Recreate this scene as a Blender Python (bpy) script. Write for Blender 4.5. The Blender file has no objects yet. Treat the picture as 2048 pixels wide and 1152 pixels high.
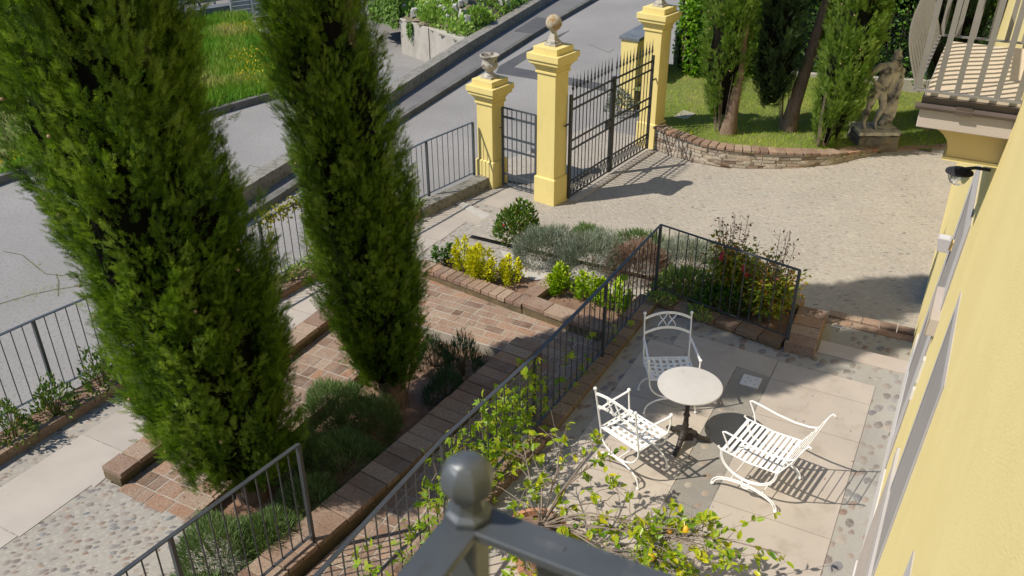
import bpy, math, random
import numpy as np
from mathutils import Vector, Matrix
random.seed(7); rng = np.random.default_rng(11)
R = math.radians
scene = bpy.context.scene
COL = scene.collection

# ---------------------------------------------------------------- camera
# World: X towards the house, Y along its facade (away from the viewer), Z up, terrace floor at z = 0.
FPX, PITCH, ROLL, YAW, CAMZ = 1780.0, R(29.7), R(-0.4), R(28.0), 5.9
fw = np.array([-math.sin(YAW)*math.cos(PITCH), math.cos(YAW)*math.cos(PITCH), -math.sin(PITCH)])
rt = np.array([math.cos(YAW), math.sin(YAW), 0.0]); up = np.cross(rt, fw)
rt2 = math.cos(ROLL)*rt + math.sin(ROLL)*up; up2 = -math.sin(ROLL)*rt + math.cos(ROLL)*up
def P(px, py, z):
    """ground point (at height z) seen at a pixel of the 2048 x 1152 photograph"""
    d = rt2*(px-1024)/FPX - up2*(py-576)/FPX + fw
    k = (z-CAMZ)/d[2]
    return Vector((d[0]*k, d[1]*k, z))
cd = bpy.data.cameras.new("camera"); cam = bpy.data.objects.new("camera", cd); COL.objects.link(cam)
cam.matrix_world = Matrix(((rt2[0], up2[0], -fw[0], 0), (rt2[1], up2[1], -fw[1], 0), (rt2[2], up2[2], -fw[2], CAMZ), (0, 0, 0, 1)))
cd.sensor_width = 36; cd.lens = 36*FPX/2048; cd.clip_start = 0.05; cd.clip_end = 400
cd.dof.use_dof = True; cd.dof.focus_distance = 9.5; cd.dof.aperture_fstop = 5.6
scene.camera = cam

# ---------------------------------------------------------------- light
SUN_EL, SUN_AZ = 50.0, 45.0          # elevation; azimuth the shadows run to, from +Y towards +X
sd = Vector((math.sin(R(SUN_AZ))*math.cos(R(SUN_EL)), math.cos(R(SUN_AZ))*math.cos(R(SUN_EL)), -math.sin(R(SUN_EL))))
ld = bpy.data.lights.new("sun", 'SUN'); ld.energy = 5.0; ld.angle = R(0.53); ld.color = (1.0, 0.925, 0.81)
lo = bpy.data.objects.new("sun", ld); COL.objects.link(lo); lo.rotation_euler = sd.to_track_quat('-Z', 'Y').to_euler(); lo.location = (-10, -10, 20)
w = bpy.data.worlds.new("World"); scene.world = w; w.use_nodes = True
wn = w.node_tree; bg = wn.nodes['Background']; sky = wn.nodes.new('ShaderNodeTexSky'); sky.sky_type = 'NISHITA'
sky.sun_disc = False; sky.sun_elevation = R(SUN_EL); sky.sun_rotation = R(180+SUN_AZ); sky.air_density = 1.3; sky.dust_density = 0.3; sky.ozone_density = 4.0
tn = wn.nodes.new('ShaderNodeMix'); tn.data_type = 'RGBA'; tn.blend_type = 'MULTIPLY'; tn.inputs[0].default_value = 1.0; tn.inputs[7].default_value = (.84, 1.0, 1.18, 1)
wn.links.new(sky.outputs[0], tn.inputs[6]); wn.links.new(tn.outputs[2], bg.inputs[0]); bg.inputs[1].default_value = 0.095
scene.view_settings.view_transform = 'Standard'; scene.view_settings.look = 'None'
scene.view_settings.exposure = 0.15; scene.view_settings.gamma = 1.0
scene.render.engine = 'CYCLES'; scene.cycles.max_bounces = 6; scene.cycles.transparent_max_bounces = 6
scene.cycles.use_denoising = True

# ---------------------------------------------------------------- objects
def link(o, parent=None):
    COL.objects.link(o)
    if parent is not None: o.parent = parent
    return o
def tag(o, label=None, cat=None, group=None, kind=None):
    if label: o['label'] = label
    if cat: o['category'] = cat
    if group: o['group'] = group
    if kind: o['kind'] = kind
    return o
def thing(name, label, cat, loc=(0, 0, 0), rz=0.0, group=None):
    o = bpy.data.objects.new(name, None); o.empty_display_size = 0.2
    o.location = loc; o.rotation_euler = (0, 0, rz); link(o)
    return tag(o, label, cat, group)
def copy_tree(o, parent=None):
    c = o.copy(); COL.objects.link(c)
    if parent is not None: c.parent = parent
    for ch in list(o.children): copy_tree(ch, c)
    return c

class MB:
    """collects shapes and links them as ONE mesh object"""
    def __init__(s): s.v = []; s.f = []; s.n = 0
    def add(s, v, f):
        s.v.extend(tuple(map(float, p)) for p in v); s.f.extend(tuple(i+s.n for i in q) for q in f); s.n += len(v); return s
    def box(s, c, d, rz=0.0, top=1.0, rot=None):
        x, y, z = d[0]/2, d[1]/2, d[2]/2
        v = [Vector((sx*x*(t), sy*y*(t), sz*z)) for sz, t in ((-1, 1.0), (1, top)) for sx, sy in ((-1, -1), (1, -1), (1, 1), (-1, 1))]
        m = Matrix.Rotation(rz, 3, 'Z') if rot is None else rot
        return s.add([m @ p + Vector(c) for p in v], [(3, 2, 1, 0), (4, 5, 6, 7), (0, 1, 5, 4), (1, 2, 6, 5), (2, 3, 7, 6), (3, 0, 4, 7)])
    def frustum(s, c, z0, z1, w0, d0, w1, d1, rz=0.0):
        m = Matrix.Rotation(rz, 3, 'Z')
        v = [m @ Vector((sx*w/2, sy*d/2, z)) + Vector((c[0], c[1], 0)) for z, w, d in ((z0, w0, d0), (z1, w1, d1)) for sx, sy in ((-1, -1), (1, -1), (1, 1), (-1, 1))]
        return s.add(v, [(3, 2, 1, 0), (4, 5, 6, 7), (0, 1, 5, 4), (1, 2, 6, 5), (2, 3, 7, 6), (3, 0, 4, 7)])
    def prism(s, poly, z0, z1):
        n = len(poly); a = sum(poly[i][0]*poly[(i+1) % n][1]-poly[(i+1) % n][0]*poly[i][1] for i in range(n))
        if a < 0: poly = poly[::-1]
        g = lambda z, p: z(p) if callable(z) else z
        v = [(p[0], p[1], g(z0, p)) for p in poly]+[(p[0], p[1], g(z1, p)) for p in poly]
        f = [tuple(range(n-1, -1, -1)), tuple(range(n, 2*n))]+[(i, (i+1) % n, n+(i+1) % n, n+i) for i in range(n)]
        return s.add(v, f)
    def sweep(s, pts, prof, closed=False, upv=None):
        """prof: list of (a, b, scale-function) cross-section offsets; parallel-transported frame or fixed up vector"""
        pts = [Vector(p) for p in pts]; n = len(pts); tang = []
        for i in range(n):
            if closed: t = pts[(i+1) % n]-pts[i-1]
            else: t = pts[min(i+1, n-1)]-pts[max(i-1, 0)]
            tang.append(t.normalized())
        u = Vector(upv) if upv is not None else (Vector((0, 0, 1)) if abs(tang[0].z) < 0.9 else Vector((1, 0, 0)))
        v = []
        for i in range(n):
            t = tang[i]; a = t.cross(u)
            if a.length < 1e-5: a = t.cross(Vector((0.3, 1, 0.2)))
            a.normalize(); b = a.cross(t).normalized()
            if upv is None: u = b
            pr = prof(i) if callable(prof) else prof
            for (x, y) in pr: v.append(pts[i]+a*x+b*y)
        k = len(v)//n; f = []
        for i in range(n if closed else n-1):
            j = (i+1) % n
            for q in range(k): f.append((i*k+q, i*k+(q+1) % k, j*k+(q+1) % k, j*k+q))
        if not closed: f += [tuple(range(k-1, -1, -1)), tuple((n-1)*k+q for q in range(k))]
        return s.add(v, f)
    def tube(s, pts, r, n=8, closed=False):
        cs = [(math.cos(2*math.pi*i/n), math.sin(2*math.pi*i/n)) for i in range(n)]
        if callable(r): m = len(pts)-1; pr = lambda i: [(a*r(i/m), b*r(i/m)) for a, b in cs]
        else: pr = [(a*r, b*r) for a, b in cs]
        return s.sweep(pts, pr, closed)
    def strap(s, pts, w, t, upv=(0, 0, 1), closed=False):
        return s.sweep(pts, [(-w/2, -t/2), (w/2, -t/2), (w/2, t/2), (-w/2, t/2)], closed, upv)
    def lathe(s, prof, c=(0, 0, 0), n=24, wob=None):
        v = []; k = len(prof)
        for i in range(n):
            a = 2*math.pi*i/n
            for (r, z) in prof:
                q = r*(wob(a, z) if wob else 1); v.append((c[0]+q*math.cos(a), c[1]+q*math.sin(a), c[2]+z))
        f = [(i*k+j, ((i+1) % n)*k+j, ((i+1) % n)*k+j+1, i*k+j+1) for i in range(n) for j in range(k-1)]
        f += [tuple(i*k for i in range(n-1, -1, -1)), tuple(i*k+k-1 for i in range(n))]
        return s.add(v, f)
    def ball(s, c, r, n=12, sc=(1, 1, 1), rot=None, jit=0.0):
        prof = [(math.sin(math.pi*i/n), -math.cos(math.pi*i/n)) for i in range(n+1)]; m = MB(); m.lathe(prof, n=n*2)
        q = []
        for p in m.v:
            j = 1+random.uniform(-jit, jit); p = Vector((p[0]*sc[0]*r*j, p[1]*sc[1]*r*j, p[2]*sc[2]*r*j))
            q.append((rot @ p if rot is not None else p)+Vector(c))
        return s.add(q, m.f)
    def build(s, name, mat, parent=None, smooth=None, bevel=0.0, off=None):
        me = bpy.data.meshes.new(name)
        vs = s.v if off is None else [(p[0]-off[0], p[1]-off[1], p[2]-off[2]) for p in s.v]
        me.from_pydata(vs, [], s.f); me.materials.append(mat)
        if smooth is not None:
            me.polygons.foreach_set('use_smooth', [True]*len(me.polygons)); me.set_sharp_from_angle(angle=R(smooth))
        me.update(); o = link(bpy.data.objects.new(name, me), parent)
        if bevel: b = o.modifiers.new('bevel', 'BEVEL'); b.width = bevel; b.segments = 2; b.limit_method = 'ANGLE'; b.angle_limit = R(35)
        return o
def top(o, label, cat, group=None): return tag(o, label, cat, group)
def struct(name, mb, mat, smooth=None): return tag(mb.build(name, mat, None, smooth), kind='structure')

def clip(poly, conv):
    """clip a polygon to a convex one (counter-clockwise)"""
    n = len(conv); a = sum(conv[i][0]*conv[(i+1) % n][1]-conv[(i+1) % n][0]*conv[i][1] for i in range(n))
    if a < 0: conv = conv[::-1]
    for i in range(n):
        A, B = conv[i], conv[(i+1) % n]; out = []
        sd_ = lambda p: (B[0]-A[0])*(p[1]-A[1])-(B[1]-A[1])*(p[0]-A[0])
        for j in range(len(poly)):
            p, q = poly[j], poly[(j+1) % len(poly)]; dp, dq = sd_(p), sd_(q)
            if dp >= 0: out.append(p)
            if dp*dq < 0: t = dp/(dp-dq); out.append((p[0]+(q[0]-p[0])*t, p[1]+(q[1]-p[1])*t))
        poly = out
        if len(poly) < 3: return []
    return poly
def pave(mb, region, z, bl, bw, gap=0.012, ang=0.0, jit=0.004, th=0.05, bond=0.5, flip=0.25):
    """single bricks laid inside a convex region, cut at its edge"""
    m = Matrix.Rotation(-ang, 2); mi = Matrix.Rotation(ang, 2)
    q = [m @ Vector(p) for p in region]; x0, x1 = min(p.x for p in q), max(p.x for p in q); y0, y1 = min(p.y for p in q), max(p.y for p in q)
    row = 0; y = y0-bw
    while y < y1:
        x = x0-bl-(row % 2)*bl*bond-random.uniform(0, bl*0.3)
        while x < x1:
            L = bl*(0.5 if random.random() < flip else 1)
            g = gap/2; c = [(x+g, y+g), (x+L-g, y+g), (x+L-g, y+bw-g), (x+g, y+bw-g)]
            c = [(p[0]+random.uniform(-jit, jit), p[1]+random.uniform(-jit, jit)) for p in c]
            c = [tuple(mi @ Vector(p)) for p in c]; c = clip(c, region)
            if len(c) > 2:
                t = random.uniform(-0.003, 0.003); mb.prism(c, z-th, z+t)
            x += L
        y += bw; row += 1
    return mb
def coping(mb, line, w, z0, z1, bl=0.15, gap=0.01, jit=0.004, side=0.0):
    """a row of header bricks laid across a wall line"""
    pts = [Vector((p[0], p[1], 0)) for p in line]
    for a, b in zip(pts[:-1], pts[1:]):
        d = b-a; n = max(1, round(d.length/bl)); t = d.normalized(); s_ = Vector((-t.y, t.x, 0)); L = d.length/n
        for i in range(n):
            c = a+t*(i+0.5)*L+s_*side; j = lambda: random.uniform(-jit, jit)
            mb.box((c.x+j(), c.y+j(), (z0+z1)/2+j()*0.6), (L-gap, w+2*j(), z1-z0), math.atan2(t.y, t.x)+j())
    return mb

# ---------------------------------------------------------------- materials
def newmat(name):
    m = bpy.data.materials.new(name); m.use_nodes = True; nt = m.node_tree; return m, nt, nt.nodes['Principled BSDF']
def N(nt, t, **kw):
    n = nt.nodes.new('ShaderNode'+t)
    for k, v in kw.items():
        if hasattr(n, k) and k != 'inputs': setattr(n, k, v)
    return n
def ramp(nt, fac, stops, interp='LINEAR'):
    if len(stops[0]) == 3: stops = [(i/(len(stops)-1), c) for i, c in enumerate(stops)]
    r = N(nt, 'ValToRGB'); e = r.color_ramp.elements; r.color_ramp.interpolation = interp
    while len(e) < len(stops): e.new(0.5)
    for q, (p, c) in zip(e, stops): q.position = p; q.color = (*c, 1) if len(c) == 3 else c
    nt.links.new(fac, r.inputs[0]); return r.outputs[0]
def coords(nt, scale=(1, 1, 1), rz=0.0, kind='Object'):
    tc = N(nt, 'TexCoord'); mp = N(nt, 'Mapping'); mp.inputs['Scale'].default_value = scale; mp.inputs['Rotation'].default_value = (0, 0, rz)
    nt.links.new(tc.outputs[kind], mp.inputs[0]); return mp.outputs[0]
def noise(nt, co, scale, detail=4, rough=0.55):
    n = N(nt, 'TexNoise'); n.inputs['Scale'].default_value = scale; n.inputs['Detail'].default_value = detail; n.inputs['Roughness'].default_value = rough
    nt.links.new(co, n.inputs['Vector']); return n.outputs['Fac']
def mix(nt, fac, a, b, mode='MIX'):
    m = N(nt, 'Mix', data_type='RGBA'); m.blend_type = mode
    for sock, val in ((m.inputs[0], fac), (m.inputs[6], a), (m.inputs[7], b)):
        if hasattr(val, 'links') or hasattr(val, 'is_linked'): nt.links.new(val, sock)
        elif isinstance(val, (int, float)): sock.default_value = val
        else: sock.default_value = (*val, 1)
    return m.outputs[2]
def math_(nt, op, a, b=None, clamp=False):
    m = N(nt, 'Math', operation=op); m.use_clamp = clamp
    for sock, val in zip(m.inputs, (a, b)):
        if val is None: continue
        if isinstance(val, (int, float)): sock.default_value = val
        else: nt.links.new(val, sock)
    return m.outputs[0]
def bump(nt, bsdf, h, strength=0.3, dist=0.02):
    b = N(nt, 'Bump'); b.inputs['Strength'].default_value = strength; b.inputs['Distance'].default_value = dist
    nt.links.new(h, b.inputs['Height']); nt.links.new(b.outputs[0], bsdf.inputs['Normal'])
def pmat(name, c1, c2=None, scale=3.0, rough=0.8, metal=0.0, bmp=0.0, bscale=40, spots=None, sscale=8, spos=(0.58, 0.7), island=0.0, detail=6, co_scale=(1, 1, 1), spec=0.5):
    m, nt, b = newmat(name); co = coords(nt, co_scale)
    col = ramp(nt, noise(nt, co, scale, detail), [(0.32, c1), (0.68, c2 or c1)])
    if island:
        g = N(nt, 'NewGeometry'); v = ramp(nt, g.outputs['Random Per Island'], [(0, (1-island,)*3), (1, (1+island,)*3)]); col = mix(nt, 1.0, col, v, 'MULTIPLY')
    if spots: col = mix(nt, ramp(nt, noise(nt, co, sscale, 5, 0.65), [(spos[0], (0, 0, 0)), (spos[1], (1, 1, 1))]), col, spots)
    nt.links.new(col, b.inputs['Base Color']); b.inputs['Roughness'].default_value = rough; b.inputs['Metallic'].default_value = metal
    b.inputs['Specular IOR Level'].default_value = spec
    if bmp: bump(nt, b, noise(nt, co, bscale, 5), bmp, 0.01)
    return m
def brickmat(name, cols, dirt=(0.33, 0.28, 0.21), amt=0.55, dscale=5.0):
    m, nt, b = newmat(name); co = coords(nt); g = N(nt, 'NewGeometry')
    n = len(cols); col = ramp(nt, g.outputs['Random Per Island'], [(i/(n-1), c) for i, c in enumerate(cols)])
    col = mix(nt, ramp(nt, noise(nt, co, dscale, 8, 0.7), [(0.42, (0, 0, 0)), (0.72, (amt,)*3)]), col, dirt)
    col = mix(nt, ramp(nt, noise(nt, co, 28, 6, 0.7), [(0.5, (0, 0, 0)), (0.75, (0.65,)*3)]), col, (0.11, 0.075, 0.055))
    col = mix(nt, 1.0, col, ramp(nt, noise(nt, co, 70, 4, 0.75), [(0.3, (0.55,)*3), (0.7, (1.3,)*3)]), 'MULTIPLY')
    nt.links.new(col, b.inputs['Base Color']); b.inputs['Roughness'].default_value = 0.9; b.inputs['Specular IOR Level'].default_value = 0.2
    bump(nt, b, noise(nt, co, 45, 6, 0.7), 0.5, 0.012); return m
def cobblemat(name, scale, mortar, mortar2, stones, rmin, rvar, skip, stretch=(1, 1), rz=0.0, wear=0.0, pale=None):
    m, nt, b = newmat(name); tc = N(nt, 'TexCoord'); mp = N(nt, 'Mapping'); mp.inputs['Rotation'].default_value = (0, 0, rz)
    nt.links.new(tc.outputs['Object'], mp.inputs[0]); m2 = N(nt, 'Mapping'); m2.inputs['Scale'].default_value = (stretch[0], stretch[1], 1); nt.links.new(mp.outputs[0], m2.inputs[0]); co0 = m2.outputs[0]
    nz = N(nt, 'TexNoise'); nz.inputs['Scale'].default_value = 7; nt.links.new(co0, nz.inputs['Vector'])
    ad = N(nt, 'VectorMath', operation='MULTIPLY_ADD'); nt.links.new(nz.outputs['Color'], ad.inputs[0]); ad.inputs[1].default_value = (0.085, 0.085, 0); nt.links.new(co0, ad.inputs[2])
    co = ad.outputs[0]
    def layer(sc, rmin, rvar, skip):
        v = N(nt, 'TexVoronoi', voronoi_dimensions='2D'); v.inputs['Scale'].default_value = sc; v.inputs['Randomness'].default_value = 0.85; nt.links.new(co, v.inputs['Vector'])
        sp = N(nt, 'SeparateColor'); nt.links.new(v.outputs['Color'], sp.inputs[0])
        thr = math_(nt, 'MULTIPLY_ADD', sp.outputs[0], rvar); nt.nodes[-1].inputs[2].default_value = rmin
        thr = math_(nt, 'MULTIPLY', thr, math_(nt, 'GREATER_THAN', sp.outputs[2], skip))
        d = math_(nt, 'SUBTRACT', thr, v.outputs['Distance'])
        return math_(nt, 'MULTIPLY', d, 18.0, True), sp.outputs[1], d, sp.outputs[0]
    mask, rnd, d, r2 = layer(scale, rmin, rvar, skip)
    mcol = ramp(nt, noise(nt, coords(nt), 1.1, 9, 0.68), [(0.3, tuple(q*.82 for q in mortar)), (0.5, mortar), (0.7, mortar2)])
    mcol = mix(nt, ramp(nt, noise(nt, co0, 0.55, 4, .6), [(0.42, (0, 0, 0)), (0.68, (0.5,)*3)]), mcol, (mortar[0]*1.0, mortar[1]*1.03, mortar[2]*1.14))
    mcol = mix(nt, ramp(nt, noise(nt, coords(nt), 60, 3), [(0.4, (0, 0, 0)), (0.75, (0.4,)*3)]), mcol, tuple(c*0.62 for c in mortar))
    if pale:
        mk2, rn2, _, _ = layer(scale*1.55, 0.30, 0.16, 0.12)
        mcol = mix(nt, math_(nt, 'MULTIPLY', mk2, 0.75), mcol, ramp(nt, rn2, pale))
    scol = ramp(nt, rnd, stones); scol = mix(nt, ramp(nt, noise(nt, coords(nt), 22, 5), [(0.35, (0, 0, 0)), (0.75, (0.45,)*3)]), scol, mortar)
    nt.links.new(mix(nt, mask, mcol, scol), b.inputs['Base Color'])
    b.inputs['Roughness'].default_value = 0.82; b.inputs['Specular IOR Level'].default_value = 0.25
    h = math_(nt, 'ADD', math_(nt, 'MULTIPLY', math_(nt, 'MAXIMUM', d, 0.0), 2.2), math_(nt, 'MULTIPLY', noise(nt, coords(nt), 35, 4), 0.18))
    bump(nt, b, h, 0.55, 0.02); return m
def leafmat(name, cols, trans=0.3, rough=0.55, mixr=0.35, tcol=None, spec=0.3):
    """leaf colour from the plant's own tint attribute (clump; painted light in cypress tips) and a random value per leaf"""
    m, nt, b = newmat(name); at = N(nt, 'Attribute', attribute_name='tint'); g = N(nt, 'NewGeometry')
    f = math_(nt, 'ADD', math_(nt, 'MULTIPLY', at.outputs['Fac'], 1-mixr), math_(nt, 'MULTIPLY', g.outputs['Random Per Island'], mixr))
    n = len(cols); col = ramp(nt, f, [(i/(n-1), c) for i, c in enumerate(cols)])
    nt.links.new(col, b.inputs['Base Color']); b.inputs['Roughness'].default_value = rough; b.inputs['Specular IOR Level'].default_value = spec
    if trans:
        t = N(nt, 'BsdfTranslucent'); tc = mix(nt, 1.0, col, tcol or (1.25, 1.3, 0.6), 'MULTIPLY'); nt.links.new(tc, t.inputs[0])
        ms = N(nt, 'MixShader'); ms.inputs[0].default_value = trans; out = nt.nodes['Material Output']
        nt.links.new(b.outputs[0], ms.inputs[1]); nt.links.new(t.outputs[0], ms.inputs[2]); nt.links.new(ms.outputs[0], out.inputs[0])
    return m

# ---------------------------------------------------------------- foliage
def unit(a): return a/np.maximum(np.linalg.norm(a, axis=-1, keepdims=True), 1e-9)
LEAF = (np.array([(0, 0, 0), (.24, .3, .05), (.2, .68, .04), (0, 1, -.1), (-.2, .68, .04), (-.24, .3, .05)]), [(0, 1, 2, 3), (0, 3, 4, 5)])
DIAMOND = (np.array([(0, 0, 0), (.22, .45, .04), (0, 1, -.05), (-.22, .45, .04)]), [(0, 1, 2), (0, 2, 3)])
NEEDLE = (np.array([(-.055, 0, 0), (.055, 0, 0), (.03, .7, .03), (0, 1, 0)]), [(0, 1, 2, 3)])
BLADE = (np.array([(-.05, 0, 0), (.05, 0, 0), (.035, .55, .06), (-.035, .55, .06), (0, 1, .22)]), [(0, 1, 2, 3), (3, 2, 4)])
def _spray():
    v = []; f = []
    def tri(a, b, c): n = len(v); v.extend([a, b, c]); f.append((n, n+1, n+2))
    rs = random.Random(3)
    for i in range(5):
        y = 0.08+0.17*i
        for sx in (-1, 1):
            L = 0.34*(1-0.13*i); dz = rs.uniform(-.12, .12)
            tri((0, y-.025, 0), (0, y+.05, 0), (sx*L, y+.28+rs.uniform(-.04, .04), dz))
            tri((sx*L*.40, y+.12, dz*.4), (sx*L*.52, y+.17, dz*.6), (sx*L*.40, y+.36, dz+.05))
    tri((-.035, .72, 0), (.035, .72, 0), (0, 1.12, .04)); tri((-.025, 0, 0), (.025, 0, 0), (0, .78, 0))
    return np.array(v, float), f
SPRAY = _spray()
def _palm():
    v = []; f = []
    for a, L in ((-75, .62), (-38, .85), (0, 1.0), (38, .85), (75, .62)):
        a = R(a); d = np.array([math.sin(a), math.cos(a), 0]); s = np.array([d[1], -d[0], 0]); n = len(v)
        v += [np.zeros(3), d*L*.5+s*.15*L+[0, 0, .03], d*L+[0, 0, -.12], d*L*.5-s*.15*L+[0, 0, .03]]; f.append((n, n+1, n+2, n+3))
    return np.array(v), f
PALM = _palm()
class FB:
    """foliage builder: many small leaf faces collected into one mesh with a per-plant tint"""
    def __init__(s): s.V = []; s.L = []; s.T = []; s.tint = []; s.n = 0; s.mi = []
    def put(s, pos, axis, nrm, size, tmpl, tint, mi=0):
        pos = np.asarray(pos, float); k = len(pos)
        if k == 0: return s
        axis = unit(np.broadcast_to(np.asarray(axis, float), (k, 3))); nrm = np.broadcast_to(np.asarray(nrm, float), (k, 3))
        side = unit(np.cross(axis, nrm)+1e-6); nrm = np.cross(side, axis); size = np.broadcast_to(np.asarray(size, float), (k,))
        tv, tf = tmpl; m = len(tv)
        V = pos[:, None, :]+size[:, None, None]*(tv[None, :, 0:1]*side[:, None, :]+tv[None, :, 1:2]*axis[:, None, :]+tv[None, :, 2:3]*nrm[:, None, :])
        s.V.append(V.reshape(-1, 3)); fl = np.concatenate([np.array(q) for q in tf]); ft = np.array([len(q) for q in tf])
        s.L.append((np.arange(k)[:, None]*m+fl[None, :]+s.n).reshape(-1)); s.T.append(np.tile(ft, k)); s.mi.append(np.full(k*len(tf), mi))
        s.tint.append(np.repeat(np.broadcast_to(np.asarray(tint, float), (k,)), m)); s.n += k*m; return s
    def solid(s, mb, tint=0.0, mi=0):
        s.V.append(np.array(mb.v)); s.L.append(np.concatenate([np.array(q) for q in mb.f])+s.n); s.T.append(np.array([len(q) for q in mb.f]))
        s.mi.append(np.full(len(mb.f), mi)); s.tint.append(np.full(len(mb.v), tint)); s.n += len(mb.v); return s
    def build(s, name, mats, parent=None, off=(0, 0, 0)):
        V = np.concatenate(s.V)-np.array(off); L = np.concatenate(s.L); T = np.concatenate(s.T); me = bpy.data.meshes.new(name)
        me.vertices.add(len(V)); me.vertices.foreach_set('co', V.reshape(-1).astype(np.float32))
        me.loops.add(len(L)); me.loops.foreach_set('vertex_index', L.astype(np.int32))
        me.polygons.add(len(T)); me.polygons.foreach_set('loop_start', np.concatenate([[0], np.cumsum(T)[:-1]]).astype(np.int32))
        for q in (mats if isinstance(mats, (list, tuple)) else [mats]): me.materials.append(q)
        me.polygons.foreach_set('material_index', np.concatenate(s.mi).astype(np.int32))
        a = me.attributes.new('tint', 'FLOAT', 'POINT'); a.data.foreach_set('value', np.concatenate(s.tint).astype(np.float32))
        me.update(calc_edges=True); me.validate(); return link(bpy.data.objects.new(name, me), parent)
def rnd(n, s=1.0): return rng.normal(size=(n, 3))*s
def in_poly(pts, poly):
    x, y = pts[:, 0], pts[:, 1]; c = np.zeros(len(pts), bool); n = len(poly)
    for i in range(n):
        x1, y1 = poly[i][0], poly[i][1]; x2, y2 = poly[(i+1) % n][0], poly[(i+1) % n][1]
        with np.errstate(divide='ignore', invalid='ignore'): c ^= ((y1 > y) != (y2 > y)) & (x < (x2-x1)*(y-y1)/(y2-y1+1e-12)+x1)
    return c
def sample_poly(poly, n):
    x0, x1 = min(p[0] for p in poly), max(p[0] for p in poly); y0, y1 = min(p[1] for p in poly), max(p[1] for p in poly); out = np.zeros((0, 2))
    while len(out) < n:
        q = np.stack([rng.uniform(x0, x1, n), rng.uniform(y0, y1, n)], 1); out = np.concatenate([out, q[in_poly(q, poly)]])
    return out[:n]
def vnoise(p, sc):
    """cheap smooth noise 0..1 on points"""
    p = np.asarray(p)*sc; s = np.zeros(len(p))
    for i, (a, b, c) in enumerate(((1.0, .7, .3), (-.6, 1.1, .8), (.9, -1.3, .5), (1.7, 1.9, -1.1), (-2.3, 1.2, 1.9))):
        s += np.sin(p[:, 0]*a+p[:, 1]*b+(p[:, 2]*c if p.shape[1] > 2 else 0)+i*1.7)/(1+i*.3)
    return np.clip(s/5.2+.5, 0, 1)
# ---------------------------------------------------------------- material list
BR = [(.15, .092, .062), (.22, .14, .10), (.29, .19, .135), (.19, .12, .09), (.33, .235, .17), (.26, .155, .105), (.37, .275, .2), (.33, .175, .105), (.28, .195, .145)]
m_brick = brickmat('old brick', BR, (.325, .265, .205), 0.72)
m_brickdark = brickmat('mossy brick', [tuple(c*.8 for c in q) for q in BR], (.2, .17, .10), 0.7, 4)
m_wallbrick = brickmat('rubble wall', BR[::3]+[(.45, .38, .29), (.4, .34, .26), (.48, .42, .34), (.43, .37, .29), (.38, .32, .25)], (.44, .39, .32), 1.0, 2.4)
m_mortar = pmat('mortar', (.385, .34, .28), (.30, .265, .215), 6, .95, bmp=.4, bscale=60)
m_moss = pmat('mossy wall side', (.16, .115, .06), (.085, .065, .035), 7, .95, bmp=.6, bscale=30, spots=(.22, .16, .10), sscale=14)
m_asph = pmat('worn asphalt', (.222, .212, .199), (.285, .273, .257), .45, .9, bmp=.7, bscale=110, spots=(.185, .177, .167), sscale=22, spos=(.5, .66), detail=12)
m_asphwalk = pmat('pavement asphalt', (.135, .13, .127), (.175, .168, .162), 1.0, .9, bmp=.7, bscale=110, spots=(.10, .098, .096), sscale=44, spos=(.5, .66), detail=9)
m_asphnew = pmat('newer asphalt', (.062, .062, .066), (.085, .084, .086), 2.0, .85, bmp=.5, bscale=160, spots=(.11, .11, .11), sscale=120, spos=(.56, .7))
m_kerb = pmat('weathered kerb stone', (.085, .083, .072), (.15, .145, .13), 2.5, .9, bmp=.5, bscale=30, spots=(.04, .045, .03), sscale=6)
m_kerbtop = pmat('parapet concrete', (.19, .178, .15), (.25, .235, .20), 3, .9, bmp=.5, bscale=40, spots=(.09, .085, .065), sscale=11, spos=(.5, .66))
m_conc = pmat('stained concrete', (.33, .305, .265), (.42, .39, .34), 1.6, .9, bmp=.3, bscale=25, spots=(.25, .23, .195), sscale=2.0, spos=(.5, .8), co_scale=(1, 1, .5))
m_slab = pmat('beige limestone', (.355, .315, .27), (.405, .36, .305), 2.2, .6, bmp=.06, bscale=60, spots=(.36, .30, .235), sscale=7, spos=(.6, .82), island=.06, detail=9)
m_slabt = pmat('terrace limestone', (.385, .335, .28), (.435, .38, .315), 1.8, .55, bmp=.06, bscale=60, spots=(.30, .25, .20), sscale=4, spos=(.52, .82), island=.045, detail=9)
m_slabg = pmat('grey limestone', (.36, .34, .31), (.42, .40, .36), 2.2, .6, bmp=.1, bscale=60, spots=(.3, .28, .25), sscale=9, island=.05)
ST = [(.13, .115, .10), (.20, .17, .145), (.27, .225, .185), (.17, .17, .18), (.24, .17, .13), (.12, .135, .15), (.33, .28, .23), (.20, .125, .095)]
m_cob = cobblemat('river cobbles', 9.6, (.31, .285, .245), (.365, .335, .285), ST, .22, .26, .3, (1.0, 1.6), R(-50), pale=[(.28, .26, .225), (.38, .345, .29), (.31, .295, .265)])
m_cobdrive = cobblemat('driveway cobbles', 9.5, (.335, .30, .25), (.40, .36, .30), [(.37, .33, .28), (.30, .265, .22), (.35, .32, .285), (.28, .275, .265), (.42, .38, .32), (.30, .25, .205), (.35, .31, .26), (.39, .35, .30), (.15, .14, .135)], .26, .2, .15, (1.0, 2.1), R(-28), pale=[(.30, .275, .235), (.41, .37, .31), (.36, .33, .285), (.29, .265, .235), (.39, .345, .28)])
m_cobgrey = cobblemat('cobble band', 6.6, (.315, .295, .25), (.375, .35, .30), ST+[(.3, .27, .23), (.26, .25, .23)], .26, .22, .22, (1.45, 1.0), .25)
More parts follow.
